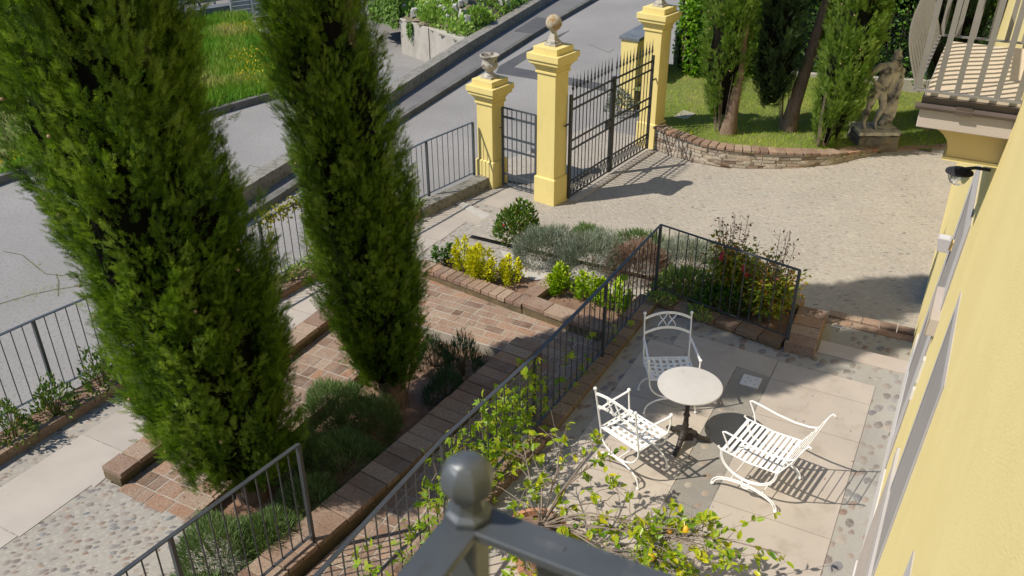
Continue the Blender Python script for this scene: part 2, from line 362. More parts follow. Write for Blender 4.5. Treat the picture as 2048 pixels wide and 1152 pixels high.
m_cobdull = cobblemat('worn cobble band', 5.2, (.255, .235, .20), (.32, .295, .25), [(.30, .25, .2), (.36, .31, .25), (.27, .2, .15), (.24, .22, .19)], .2, .16, .6, (1.4, 1.0), .4)
m_soil = pmat('soil', (.15, .085, .055), (.24, .15, .1), 6, .95, bmp=.8, bscale=40, spots=(.07, .045, .03), sscale=16)
m_turf = pmat('turf soil', (.10, .135, .025), (.17, .17, .05), 1.5, .95, bmp=.6, bscale=50, spots=(.25, .19, .10), sscale=2.5, spos=(.62, .8))
m_earth = pmat('rough earth', (.16, .13, .085), (.10, .10, .05), 2, .95, bmp=.7, bscale=20, spots=(.30, .24, .17), sscale=5)
m_yel = pmat('yellow plaster', (.655, .53, .205), (.70, .57, .225), 1.4, .85, bmp=.15, bscale=60, spots=(.57, .455, .175), sscale=2.4, spos=(.5, .85), spec=.25, co_scale=(2.2, 2.2, .55), detail=9)
m_house = pmat('pale yellow render', (.735, .60, .265), (.775, .64, .295), .9, .9, bmp=.6, bscale=110, spots=(.70, .565, .245), sscale=1.3, spos=(.45, .85), spec=.2, detail=8)
m_cream = pmat('cream corbel render', (.62, .46, .19), (.66, .5, .22), 2, .85, bmp=.25, bscale=120, spec=.2)
m_grey = pmat('warm grey render', (.40, .345, .30), (.44, .38, .33), 2, .85, bmp=.25, bscale=120, spec=.2)
m_greyband = pmat('pale grey trim', (.42, .395, .38), (.46, .435, .42), 2, .8, bmp=.15, bscale=100)
m_shut = pmat('grey shutter paint', (.27, .245, .235), (.30, .275, .26), 3, .6, bmp=.2, bscale=200)
m_white = pmat('white marble skirting', (.54, .52, .50), (.62, .60, .58), 5, .5, spots=(.58, .55, .52), sscale=14)
m_iron = pmat('dark grey iron paint', (.034, .038, .044), (.05, .054, .06), 5, .42, 0.0, bmp=.05, bscale=80, spec=.6)
m_irongrey = pmat('blue grey iron paint', (.045, .053, .06), (.065, .074, .082), 5, .4, 0.0, spec=.5)
m_gate = pmat('black gate paint', (.022, .024, .028), (.036, .038, .042), 6, .4, spec=.6)
m_rail = pmat('graphite balcony paint', (.068, .077, .087), (.088, .097, .107), 9, .4, .3, bmp=.05, bscale=70, spots=(.12, .125, .13), sscale=24, spos=(.62, .75), spec=.6)
m_balc = pmat('taupe balcony paint', (.20, .188, .172), (.235, .22, .20), 4, .42, .2, spec=.5)
m_tile = pmat('beige balcony tile', (.50, .42, .315), (.545, .46, .345), 3, .7, spots=(.46, .38, .28), sscale=4)
m_gutter = pmat('brown gutter', (.085, .065, .055), (.11, .085, .072), 4, .45, .3)
m_stone = pmat('lichen stone', (.36, .33, .28), (.47, .44, .38), 4, .9, bmp=.5, bscale=30, spots=(.10, .085, .068), sscale=9, spos=(.5, .66))
m_ballstone = pmat('orange lichen stone', (.37, .33, .26), (.46, .42, .35), 5, .9, bmp=.5, bscale=40, spots=(.27, .15, .04), sscale=8, spos=(.44, .60))
m_statue = pmat('weathered statue stone', (.40, .375, .335), (.25, .232, .21), 4.2, .9, bmp=.5, bscale=45, spots=(.05, .045, .052), sscale=4.2, spos=(.5, .62), detail=7)
m_rock = pmat('mossy plinth stone', (.11, .095, .07), (.17, .145, .11), 4, .95, bmp=.8, bscale=14, spots=(.045, .04, .03), sscale=6)
m_wpaint = pmat('white chair paint', (.80, .79, .76), (.84, .83, .80), 8, .38, spots=(.72, .69, .63), sscale=22, spos=(.62, .8))
m_marble = pmat('pale table marble', (.47, .445, .41), (.52, .495, .455), 3, .3, spots=(.40, .37, .33), sscale=5, spos=(.55, .8))
m_cast = pmat('rusty cast iron', (.035, .032, .03), (.065, .052, .042), 14, .55, .5, bmp=.5, bscale=60, spots=(.10, .055, .03), sscale=16, spos=(.58, .75))
m_bark = pmat('cypress bark', (.14, .088, .058), (.23, .16, .115), 6, .95, bmp=1.0, bscale=25, spots=(.31, .25, .2), sscale=12, co_scale=(5, 5, .8))
m_twig = pmat('bare twigs', (.17, .13, .10), (.25, .2, .16), 9, .9)
m_stem = pmat('green brown stems', (.12, .085, .05), (.17, .13, .07), 9, .85)
m_fence = pmat('blue grey fence slats', (.20, .25, .28), (.23, .28, .31), 2, .5, .2)
m_fencepost = pmat('galvanised post', (.42, .44, .46), (.48, .5, .52), 4, .4, .5)
m_dark = pmat('dark garage opening', (.012, .012, .012), (.02, .018, .016), 2, .9)
m_brickwall2 = pmat('far brown wall', (.30, .22, .17), (.36, .28, .22), 8, .9)
m_slate = pmat('slate cap', (.10, .115, .13), (.14, .155, .17), 3, .6)
m_terra = pmat('terracotta', (.42, .19, .10), (.48, .24, .14), 5, .8, bmp=.2, bscale=50, spots=(.5, .36, .26), sscale=9)
m_lemon = pmat('orange fruit', (.80, .36, .025), (.84, .46, .04), 6, .45)
m_glass, _nt, _b = newmat('lamp glass'); _b.inputs['Base Color'].default_value = (.9, .92, .88, 1); _b.inputs['Transmission Weight'].default_value = .85; _b.inputs['Roughness'].default_value = .08
m_lampmetal = pmat('dark lamp cap', (.03, .026, .03), (.045, .04, .045), 5, .5, .4)
m_wire = pmat('green chain link', (.03, .06, .05), (.05, .08, .065), 5, .5, .3)
m_weedblock = pmat('pale bank blocks', (.36, .34, .31), (.44, .42, .39), 4, .9, bmp=.4, bscale=30, spots=(.3, .27, .22), sscale=9)
m_red = pmat('red flower', (.35, .02, .03), (.42, .03, .05), 6, .6)

g_cyp = leafmat('cypress leaf', [(.012, .03, .003), (.035, .08, .006), (.095, .18, .010), (.17, .28, .016), (.23, .33, .04), (.32, .40, .12)], .32, .5, .38)  # dark end paints shaded gaps, pale end sunlit flecks
g_cypb = leafmat('sunny cypress leaf', [(0.033, 0.078, 0.01), (0.085, 0.169, 0.018), (0.163, 0.273, 0.029), (0.234, 0.338, 0.065), (0.325, 0.416, 0.143)], .32, .55, .38)  # lit copy of the cypress leaf, sunlight painted into its colours
g_cypd = leafmat('shaded cypress leaf', [(0.017, 0.038, 0.017), (0.033, 0.072, 0.023), (0.055, 0.104, 0.033), (0.096, 0.151, 0.049)], .2, .6)  # darker copy for trees in shadow, shade painted into its colours
g_core = pmat('painted foliage shade', (.004, .006, .003), (.010, .008, .005), 7, .95, spec=.1)  # near-black solid core: painted shade behind the gaps in the foliage
g_cone = pmat('cypress cones', (.24, .17, .085), (.32, .23, .12), 7, .9)
g_lav = leafmat('lavender green leaf', [(0.05, 0.094, 0.027), (0.1, 0.169, 0.05), (0.169, 0.244, 0.088), (0.237, 0.288, 0.144)], .2, .7)
g_lavd = leafmat('rosemary leaf', [(0.018, 0.053, 0.021), (0.038, 0.09, 0.038), (0.068, 0.128, 0.068)], .15, .7)
g_grey = leafmat('grey lavender leaf', [(.11, .13, .075), (.17, .20, .14), (.23, .27, .21), (.28, .32, .27)], .15, .8)
g_dry = leafmat('dry lavender stalks', [(.13, .07, .05), (.20, .12, .085), (.27, .18, .13), (.2, .19, .13)], .1, .9)
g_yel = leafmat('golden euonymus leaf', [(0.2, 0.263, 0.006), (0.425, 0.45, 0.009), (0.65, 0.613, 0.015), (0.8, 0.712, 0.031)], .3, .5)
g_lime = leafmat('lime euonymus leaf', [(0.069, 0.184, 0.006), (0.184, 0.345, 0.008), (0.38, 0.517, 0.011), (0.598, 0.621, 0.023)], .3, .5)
g_green = leafmat('mid green leaf', [(0.021, 0.063, 0.011), (0.042, 0.119, 0.017), (0.084, 0.182, 0.028), (0.14, 0.238, 0.042)], .3, .5)
g_var = leafmat('variegated leaf', [(0.06, 0.144, 0.024), (0.144, 0.24, 0.048), (0.312, 0.384, 0.096), (0.552, 0.576, 0.24)], .3, .5)
g_nan = leafmat('nandina leaf', [(0.039, 0.091, 0.013), (0.117, 0.182, 0.016), (0.26, 0.312, 0.026), (0.39, 0.182, 0.026), (0.182, 0.039, 0.026)], .3, .45)
g_nanr = leafmat('red brown twig leaf', [(.06, .03, .018), (.12, .05, .03), (.17, .08, .05)], .2, .6)
g_rose = leafmat('rose leaf', [(0.025, 0.069, 0.013), (0.056, 0.125, 0.019), (0.112, 0.2, 0.031), (0.163, 0.213, 0.037), (0.275, 0.138, 0.037)], .28, .45)
g_creep = leafmat('creeper leaf', [(.08, .18, .010), (.16, .29, .015), (.27, .40, .02), (.38, .40, .03), (.30, .16, .03)], .42, .45)
g_lemonl = leafmat('lemon leaf', [(.05, .14, .008), (.15, .27, .012), (.32, .41, .016), (.50, .50, .02), (.60, .52, .02)], .4, .35, spec=.5)
g_hedge = leafmat('hedge leaf', [(0.018, 0.053, 0.007), (0.053, 0.128, 0.015), (0.12, 0.255, 0.022), (0.24, 0.42, 0.03)], .3, .4)
g_bright = leafmat('bright hedge leaf', [(.03, .09, .005), (.08, .2, .01), (.18, .34, .015), (.3, .42, .03)], .35, .4)
g_grass = leafmat('lawn blade', [(0.124, 0.211, 0.025), (0.222, 0.346, 0.03), (0.395, 0.494, 0.049), (0.741, 0.617, 0.148)], .3, .6)
g_field = leafmat('field blade', [(.06, .17, .02), (.11, .27, .022), (.20, .33, .03), (.36, .37, .11), (.46, .40, .19)], .3, .6, .25)
g_flower = leafmat('yellow flowers', [(.6, .42, .01), (.7, .5, .02)], .2, .6)
g_weed = leafmat('bank weed leaf', [(0.064, 0.157, 0.025), (0.157, 0.295, 0.042), (0.295, 0.443, 0.073), (0.463, 0.528, 0.169)], .3, .6)
g_ivy = leafmat('ivy leaf', [(0.036, 0.102, 0.012), (0.084, 0.18, 0.018), (0.144, 0.252, 0.03), (0.216, 0.264, 0.096)], .25, .5)
g_vine = leafmat('fence vine leaf', [(.12, .14, .01), (.24, .24, .015), (.34, .30, .02), (.24, .13, .03)], .35, .5)

# ---------------------------------------------------------------- levels
B = -0.4            # garden paths, brick court, gate threshold
ROAD = -0.5
def xy(p): return (p[0], p[1])
# ground and roads
struct('ground', MB().prism([(-70, -20), (60, -20), (60, 80), (-70, 80)], -1.9, -1.6), m_earth)
K1 = [(-10.25, 8.6), (-10.48, 11.0), (-11.02, 16.84), (-11.36, 20.58), (-11.73, 24.75), (-11.98, 29.3), (-12.6, 42)]
K0 = [(-10.75, 8.6), (-11.10, 11.86), (-11.80, 16.15), (-12.35, 20.2), (-13.06, 26.46), (-14.6, 42)]
rm = MB().prism([(-45, -10), (-7.9, -10), (-7.75, 12), (-45, 12)], -1.6, ROAD)
rm.prism([(-11.10, 12), (-7.75, 12), (-7.75, 12.6), (-5.9, 12.75), (-5.30, 16), (-5.9, 18.4), (-5.9, 22), (-6.0, 60), (-16.4, 60), (-14.58, 42), (-13.04, 26.46), (-12.33, 20.2), (-11.78, 16.15)], -1.6, ROAD)
rm.prism([(-45, 12), (-19, 12), (-19, 60), (-45, 60)], -1.6, ROAD)
struct('road', rm, m_asph)
def zside(x, y): return ROAD-.75*float(np.clip((y-15.5)/5.5, 0, 1))*float(np.clip((x+18.6)/2.4, 0, 1))
sr = MB(); ys_ = np.linspace(12, 34, 45)
for y0, y1 in zip(ys_[:-1], ys_[1:]):
    xr0, xr1 = [float(np.interp(q, [p[1] for p in K0], [p[0] for p in K0]))+.02 for q in (y0, y1)]
    for i in range(24):
        q = [(-19+(xr0+19)*i/24, y0), (-19+(xr0+19)*(i+1)/24, y0), (-19+(xr1+19)*(i+1)/24, y1), (-19+(xr1+19)*i/24, y1)]
        sr.add([(x, y, zside(x, y)) for x, y in q], [(0, 1, 2, 3)])
struct('side_road', sr, m_asph, 60)
def kline(pts, z): return [P(px, py, z) for px, py in pts]
# pavement between the parapet and the road
struct('pavement', MB().prism(K1+K0[::-1], -0.9, ROAD+0.12), m_asphwalk)
def offset_line(l, d):
    out = []
    for i in range(len(l)):
        a = Vector(l[max(i-1, 0)]); b = Vector(l[min(i+1, len(l)-1)]); t = (b-a).normalized(); out.append((l[i][0]-t.y*d, l[i][1]+t.x*d))
    return out
def strip(mb, l, d0, d1, z0, z1):
    a = offset_line(l, d0); b = offset_line(l, d1)
    for i in range(len(l)-1): mb.prism([a[i], a[i+1], b[i+1], b[i]], z0, z1)
    return mb
struct('kerb', strip(MB(), K1, -0.13, 0.0, -0.9, ROAD+0.125), m_kerb)
tag(strip(MB(), K0, -0.30, 0.0, -1.7, ROAD+0.38).build('parapet_wall', m_kerbtop), 'long low concrete parapet along the far edge of the pavement', 'wall')
# darker patches of asphalt
def patch(pts, z): return MB().prism([xy(P(a, b, z)) for a, b in pts], z-0.02, z)
struct('asphalt_patch', patch([(998, 132), (1088, 82), (1140, 60), (1085, 97), (1027, 134), (1210, 168), (1214, 183), (1068, 158), (992, 146)], ROAD+0.005), m_asphnew)
struct('asphalt_patch', patch([(1028, 62), (1073, 34), (1113, 40), (1068, 67)], ROAD+0.129), m_asphnew)
# cracks in the road, with grass growing in them
ck = MB()
for pts in ([(0, 610), (60, 592), (110, 580), (160, 572), (210, 570)], [(10, 505), (45, 508), (70, 530), (90, 545), (125, 552), (150, 545)], [(110, 550), (120, 565), (118, 590)], [(500, 330), (530, 338), (560, 345)], [(1180, 90), (1215, 105), (1230, 98)]):
    q = [P(a+random.uniform(-4, 4), b+random.uniform(-3, 3), ROAD+0.002) for a, b in pts]; ck.strap(q, 0.016, 0.006)
struct('road_cracks', ck, pmat('cracks with dry moss', (.09, .085, .055), (.15, .14, .08), 9, .95))
fb = FB()
for (px, py, n) in ((62, 590, 50), (105, 580, 60), (25, 603, 20), (70, 530, 24), (128, 551, 24)):
    c = np.array(P(px, py, ROAD)); p = c+rnd(n, .06)*[2.2, 1.2, 0]; fb.put(p, [0, 0, 1]+rnd(n, .6), rnd(n), rng.uniform(.03, .07, n), BLADE, rng.uniform(.1, .9, n))
tag(fb.build('weeds', g_grass), 'small weeds growing in the cracks of the asphalt road', 'weeds', kind='stuff')

# grass field beyond the road
FIELD = [(-15.75, 3.0), (-15.52, 9.06), (-15.37, 9.74), (-14.73, 13.97), (-14.38, 15.36), (-15.6, 17.3), (-17.65, 18.69), (-20.2, 20.8), (-24, 19.5), (-34, 16), (-34, 3)]
struct('field', MB().prism(FIELD, -1.4, ROAD+0.10), m_turf)
struct('kerb', strip(MB(), FIELD[:7], -0.12, 0.02, -1.4, ROAD+0.16), m_kerb)
struct('driveway_apron', MB().prism([(-15.6, 17.25), (-17.65, 18.65), (-20.2, 20.75), (-19.3, 21.9), (-16.9, 19.2)], ROAD-.6, ROAD+0.006), pmat('pale concrete apron', (.33, .32, .31), (.38, .37, .35), 2, .9, bmp=.3))
n = 85000; q = np.concatenate([sample_poly(FIELD[1:9], 60000), sample_poly(FIELD, 25000)]); p = np.column_stack([q, np.full(n, ROAD+0.09)]); v = vnoise(q, .95); v2 = vnoise(q+7, 2.3); tint = np.clip(.12+.62*v*v2*1.5+.35*np.clip(vnoise(q+21, .55)-.62, 0, 1)*2+rng.normal(size=n)*.08, 0, 1)
fb = FB(); fb.put(p, np.array([.10, .03, 1])+rnd(n, .33), np.array([0, -1, .2])+rnd(n, .6), rng.uniform(.12, .34, n)*(.7+.6*v2), BLADE, tint)
q2 = q[(vnoise(q+3, 1.5) > .66)][:1500]; k = len(q2)
fb.put(np.column_stack([q2, np.full(k, ROAD+.09)+rng.uniform(.2, .36, k)]), [0, 0, 1]+rnd(k, .5), rnd(k), .06, DIAMOND, rng.uniform(0, 1, k), 1)
tag(fb.build('long_grass', [g_field, g_flower]), 'tall uneven grass with yellow wild flowers beyond the road', 'grass', kind='stuff')

# driveway, gate threshold and paths
def zdrive(x, y):
    far = -.3 if y <= 10.8 else (-.4 if y >= 13.2 else -.3-.1*(y-10.8)/2.4); f = float(np.clip((x+3.6)/2.4, 0, 1)); return far*(1-f)-.29*f
dm = MB()
for cv in ([(-3.2, 9.9), (1.5, 9.9), (1.5, 10.8), (-3.2, 10.8)], [(-6.6, 10.8), (2, 10.8), (2, 13.2), (-6.6, 13.2)], [(-7.3, 13.2), (-5.2, 13.2), (-5.2, 16.3), (-6.9, 16.6), (-7.6, 14)], [(-5.2, 13.2), (2, 13.2), (3, 20.5), (-5.2, 16.3)]):
    for i in range(28):
        x0 = -8+.4*i
        for y0 in (9.6, 10.2, 10.8, 11.4, 12, 12.6, 13.2, 14.2, 15.2, 16.2, 17.2, 18.2, 19.2, 20.2):
            h_ = .6 if y0 < 13.2 else 1.0; q = clip([(x0, y0), (x0+.4, y0), (x0+.4, y0+h_), (x0, y0+h_)], cv)
            if len(q) > 2: dm.add([(p[0], p[1], zdrive(p[0], p[1])) for p in q], [tuple(range(len(q)))])
struct('driveway', dm, m_cobdrive, 60)
struct('garden_path', MB().prism([(-8.6, -2), (-6.6, -2), (-6.6, 4.25), (-7.0, 4.25), (-6.95, 9.3), (-3.2, 9.3), (-3.2, 11.6), (-6.0, 12.2), (-6.0, 13.2), (-7.62, 13.1), (-8.0, 8.6), (-8.35, 5.4)], -0.9, B+0.002), m_cob)
struct('cobbled_court', MB().prism([(-6.6, -2), (-4.75, -2), (-4.6, 4.18), (-6.6, 4.22)], -0.9, B+0.003), m_cob)
sl = MB(); y = -1.5
while y < 11.4:
    L = min(random.choice((1.35, 1.6, 1.85)), 11.4-y); x0 = -7.92+(y-4)*.035
    sl.prism([(x0, y+.006), (x0+.80, y+.006), (x0+.80+L*.02, y+L-.006), (x0+L*.035, y+L-.006)], B-.05, B+.008); y += L
sl.prism([(-7.5, 11.45), (-6.55, 11.3), (-6.5, 11.62), (-7.45, 11.8)], B-.05, B+.012)
sl.prism([(-7.0, 12.1), (-6.45, 12.0), (-6.4, 12.75), (-6.95, 12.85)], B-.05, B+.010)
struct('path_slabs', sl, m_slab)
struct('step_edge', MB().prism([xy(P(893, 400, B)), xy(P(905, 396, B)), xy(P(985, 433, B)), xy(P(972, 441, B))], B-.05, B+.02), m_slabg)
for pts in ([(150, 947), (220, 903), (246, 928), (190, 975)], [(278, 868), (330, 836), (352, 850), (300, 887)]):
    q = [P(a, b, B) for a, b in pts]
    tag(MB().strap(q, .012, .012, closed=True).prism([xy(p) for p in q], B+.004, B+.0105).build('inspection_cover', m_slab), 'flush stone inspection cover in the path, '+('nearer the cobbles' if pts[0][0] == 150 else 'half under the big left cypress'), 'cover', 'inspection covers in the path')
ps = MB(); ps.prism([xy(P(a, b, B)) for a, b in ((1000, 500), (1120, 535), (1200, 545), (1270, 600), (1160, 610), (1040, 575))], B-.05, B+.004)
struct('bed_path', ps, cobblemat('pale cobbles', 7, (.46, .43, .38), (.52, .48, .42), ST, .18, .12, .7))
# brick court: single bricks on a mortar bed
court = [(-6.83, 4.2), (-5.95, 4.2), (-5.95, 8.0), (-4.5, 8.28), (-4.05, 8.2), (-4.46, 4.26), (-4.6, 1.0), (-3.3, 1.0), (-3.2, 9.1), (-6.6, 9.4), (-6.83, 9.4)]
struct('court_mortar', MB().prism([(-6.83, 4.2), (-5.9, 4.2), (-5.9, 8.28), (-4.1, 8.28), (-4.6, 1), (-3.1, 1), (-3.1, 9.45), (-6.83, 9.6)], -0.9, B+.001), m_mortar)
bp = MB()
pave(bp, [(-6.83, 4.2), (-5.85, 4.15), (-5.85, 8.29), (-6.83, 8.29)], B+.004, .27, .21, .016, 0.0, flip=.35)
pave(bp, [(-6.83, 8.3), (-3.12, 8.3), (-3.12, 9.2), (-6.83, 9.6)], B+.004, .28, .145, .016, 0.0, flip=.25)
pave(bp, [(-4.05, 8.29), (-4.66, 1.0), (-3.12, 1.0), (-3.12, 8.29)], B+.004, .28, .15, .016, R(93), flip=.25)
struct('brick_court', bp, m_brick)
struct('planting_bed', MB().prism([(-5.88, 3.2), (-4.55, 3.2), (-4.3, 8.26), (-5.88, 8.26)], -0.9, -0.53), m_soil)

# terrace: stone and cobble floor
TX0 = -3.0
struct('terrace_floor', MB().prism([(TX0-.2, 0.5), (.3, .5), (.3, 9.66), (-.95, 9.62), (-.95, 9.35), (-3.05, 9.66)], -0.9, 0.0), m_cobgrey)
tm = MB(); g = .004
for (x0, x1, ys) in ((-2.78, -1.69, (2.2, 3.6, 5.05, 6.42, 7.62, 8.78)), (-1.29, -.21, (2.2, 3.5, 4.9, 6.42, 7.92, 8.63, 9.02))):
    for a, b in zip(ys[:-1], ys[1:]): tm.prism([(x0+g, a+g), (x1-g, a+g), (x1-g, b-g), (x0+g, b-g)], -.03, .008)
tm.prism([(-2.5, 8.80), (-1.30, 8.66), (-1.30, 9.04), (-2.5, 9.12)], -.03, .006)
struct('terrace_slabs', tm, m_slabt)
struct('terrace_band', MB().prism([(-1.68, 2.2), (-1.30, 2.2), (-1.30, 8.64), (-1.68, 8.76)], -.03, .004), m_cobdull)
struct('terrace_threshold', MB().prism([(-.93, 9.42), (.2, 9.42), (.2, 9.70), (-.93, 9.70)], -.5, .012), pmat('threshold stone', (.38, .32, .27), (.42, .36, .3), 2, .6, bmp=.08, bscale=50))
struct('landing', MB().prism([(-1.0, 9.70), (.3, 9.70), (.3, 10.5), (-1.0, 10.5)], -.9, -.15), m_cobgrey)
nb = MB(); coping(nb, [(-1.0, 10.48), (.25, 10.50)], .13, -.3, -.14, .3); coping(nb, [(-1.0, 10.64), (.25, 10.66)], .14, -.3, -.12, .22)
struct('landing_step', nb, m_brick)
# drain cover
dr = MB().box((-1.47, 8.47, .008), (.215, .215, .02), 0); t = thing('drain_cover', 'square pale drain cover with five holes set in the terrace', 'cover', (-1.47, 8.47, 0))
MB().box((0, 0, .008), (.21, .21, .018)).build('cover_plate', m_white, t, bevel=.003)
for a, b in ((0, 0), (.05, .05), (-.05, .05), (.05, -.05), (-.05, -.05)): MB().lathe([(0, 0), (.007, 0), (.007, .0182), (0, .0182)], (a, b, 0), 8).build('drain_hole', m_dark, t)

# lawn behind the curved wall
LW = [(-5.30, 15.95), (-4.75, 15.72), (-4.26, 15.62), (-3.85, 15.62), (-3.52, 15.71), (-3.0, 15.88), (-2.50, 16.12), (-2.1, 16.42), (-1.74, 16.89), (-1.32, 17.48)]
LAWN = LW+[(-.7, 17.95), (-.1, 18.35), (.45, 18.7), (1.5, 19.2), (1.5, 23), (-6.5, 20.3), (-6.4, 18), (-5.45, 16.2)]
def zl(x): return float(np.interp(x, [-5.3, -4.2, -2.4, -1.25], [.03, -.04, -.10, -.27]))
lm = MB()
for x0, x1 in ((-7, -5.3), (-5.3, -4.2), (-4.2, -2.4), (-2.4, -1.25), (-1.25, 2)):
    q = clip(LAWN, [(x0, 14), (x1, 14), (x1, 26), (x0, 26)]) if False else clip([(x0, 14), (x1, 14), (x1, 26), (x0, 26)], [(-7.5, 15), (3, 15), (3, 24), (-7.5, 24)])
    gxs = np.linspace(x0, x1, 5); gys = np.linspace(15.4, 23, 60)
    for i in range(4):
        for jj in range(59):
            cx_, cy_ = (gxs[i]+gxs[i+1])/2, (gys[jj]+gys[jj+1])/2
            if in_poly(np.array([[cx_, cy_]]), LAWN)[0]: lm.add([(gxs[i], gys[jj], zl(gxs[i])), (gxs[i+1], gys[jj], zl(gxs[i+1])), (gxs[i+1], gys[jj+1], zl(gxs[i+1])), (gxs[i], gys[jj+1], zl(gxs[i]))], [(0, 1, 2, 3)])
struct('lawn', lm, m_turf, 60)
n = 60000; q = sample_poly(LAWN, n); v = vnoise(q, 1.9); v2 = vnoise(q+5, .9); ok = rng.uniform(size=n) < np.where(v2 > .66, .5, 1.0); q = q[ok]; v = v[ok]; v2 = v2[ok]; n = len(q)
zq = np.interp(q[:, 0], [-5.3, -4.2, -2.4, -1.25], [.03, -.04, -.10, -.27])
fb = FB(); fb.put(np.column_stack([q, zq-.004]), [0, 0, 1]+rnd(n, .5), rnd(n), rng.uniform(.035, .08, n), BLADE, np.clip(.1+.5*v+.4*np.maximum(v2-.5, 0)*2+rng.normal(size=n)*.12, 0, 1))
tag(fb.build('lawn_grass', g_grass), 'short patchy lawn grass behind the curved brick wall', 'grass', kind='stuff')
tag(MB().prism([xy(P(a, b, .04)) for a, b in ((1347, 232), (1367, 218), (1392, 226), (1372, 237))], -.1, .028).build('paving_stone', m_slab, bevel=.004), 'single square pale paving stone lying in the lawn', 'stone')
# ---------------------------------------------------------------- low brick walls
def wall_thing(name, label, line, w, z0, z1, group=None, hb=.06, side=0.0, bl=.15, coat=None, cap=None, body_side=None):
    t = thing(name, label, 'wall', (line[0][0], line[0][1], z0), 0, group); o = t.location
    strip(MB(), line, side-w/2+.012, side+w/2-.012, z0, z1-hb).build('masonry', coat or m_moss, t, off=o)
    coping(MB(), line, w, z1-hb, z1, bl, side=side).build('coping', cap or m_brick, t, off=o, bevel=.004)
    return t
wall_thing('planter_wall', 'long brown brick planter wall beside the cypresses and under the lower railing', [(-4.08, 8.42), (-4.27, 6.0), (-4.45, 4.26), (-4.62, 2.2), (-4.75, 0.5)], .36, -.75, -.25, 'low brick walls of the garden', side=-.17, bl=.19)
wall_thing('low_brick_wall', 'low brick edging wall between the stone path and the brick court', [(-6.97, 4.27), (-6.96, 6.5), (-6.97, 9.45)], .27, -.75, -.25, 'low brick walls of the garden', bl=.24)
wall_thing('planter_wall', 'brick planter wall in front of the three golden shrubs nearest the path', [(-6.62, 9.56), (-5.4, 9.38), (-4.72, 9.28)], .24, -.75, -.24, 'low brick walls of the garden', bl=.125)
wall_thing('planter_wall', 'brick planter wall in front of the three lime shrubs by the terrace railing', [(-4.71, 9.30), (-4.0, 9.2), (-3.22, 9.1)], .26, -.75, -.22, 'low brick walls of the garden', bl=.3)
wall_thing('cross_wall', 'short brick cross wall between the golden and the lime shrubs', [(-4.74, 9.44), (-4.62, 10.3)], .22, -.75, -.23, 'low brick walls of the garden', bl=.28)
wall_thing('planter_wall', 'thin brick edging along the fence planting strip', [(-8.35, 1.0), (-8.30, 4.0), (-8.21, 5.44), (-7.9, 8.67), (-7.68, 11.2)], .13, -.75, -.27, 'low brick walls of the garden', bl=.36, coat=m_brick)
struct('planting_strip', MB().prism([(-8.9, .5), (-8.35, .5), (-8.22, 5.44), (-7.7, 11.3), (-7.95, 11.4), (-8.55, 6)], -.9, -.33), m_soil)
tag(MB().prism([(-7.78, 11.2), (-7.55, 11.15), (-7.22, 12.75), (-7.45, 12.85)], -.75, -.2).build('stone_kerb', m_kerbtop, bevel=.01), 'pale stone footing under the end of the roadside fence', 'wall')
struct('bed_soil', MB().prism([(-6.6, 9.62), (-3.2, 9.2), (-3.2, 10.2), (-4.6, 10.2), (-4.9, 10.05), (-6.4, 10.1)], -.9, -.36), m_soil)
# terrace kerb with the railing on it, and the nandina bed
wall_thing('terrace_kerb', 'mossy brown brick kerb under the long terrace railing', [(-3.09, 9.62), (-3.16, 6.4), (-3.28, 4.9), (-3.28, 1.0)], .27, -.75, .1, 'low brick walls of the garden', bl=.22, cap=m_brickdark, side=.0)
wall_thing('terrace_kerb', 'brick kerb along the far edge of the terrace, under the short railing', [(-3.0, 9.66), (-1.32, 9.36)], .22, -.3, .09, 'low brick walls of the garden', bl=.3, cap=m_brickdark)
t = thing('planter_block', 'chunky brick end of the nandina bed beside the landing', 'wall', (-1.1, 9.8, -.3), 0, 'low brick walls of the garden')
bk = MB(); coping(bk, [(-1.12, 9.26), (-1.14, 10.2)], .34, -.02, .14, .23); coping(bk, [(-1.3, 10.3), (-1.75, 10.38)], .2, -.02, .13, .24)
bk.build('coping', m_brick, t, off=t.location, bevel=.006)
MB().prism([(-1.28, 9.28), (-.97, 9.26), (-.99, 10.4), (-1.8, 10.46), (-1.8, 10.28), (-1.3, 10.2)], -.75, -.025).build('masonry', m_moss, t, off=t.location)
struct('nandina_bed', MB().prism([(-3.2, 9.75), (-1.3, 9.45), (-1.3, 10.25), (-1.8, 10.35), (-3.2, 10.5)], -.9, -.02), m_soil)

# curved rubble wall below the lawn
t = thing('curved_wall', 'curved old brick and rubble retaining wall below the lawn', 'wall', (-5.3, 15.95, -.5))
def ht(i): return -.06-.12*i/(len(LW)-1)
rw = MB()
pts = [Vector((p[0], p[1], 0)) for p in LW]
dl = []; acc = 0
for a, b in zip(pts[:-1], pts[1:]): dl.append((acc, a, b)); acc += (b-a).length
def along(s_):
    for (q, a, b) in dl:
        if s_ <= q+(b-a).length+1e-6: tt = (b-a).normalized(); return a+tt*(s_-q), tt
    return b, (b-a).normalized()
def wtop(x): return zl(x)+.045
for r in range(8):
    s_ = -random.uniform(0, .2)
    while s_ < acc:
        L = random.choice((.14, .18, .22, .26, .3, .42)); c, tt = along(min(max(s_+L/2, .02), acc-.02)); hgt = .062
        nr = Vector((tt.y, -tt.x, 0)); cc = c+nr*random.uniform(-.008, .008); z = -.45+r*hgt+hgt/2
        if z+hgt/2 < wtop(c.x)-.05: rw.box((cc.x, cc.y, z), (L-.016, .12, hgt-.012), math.atan2(tt.y, tt.x))
        s_ += L
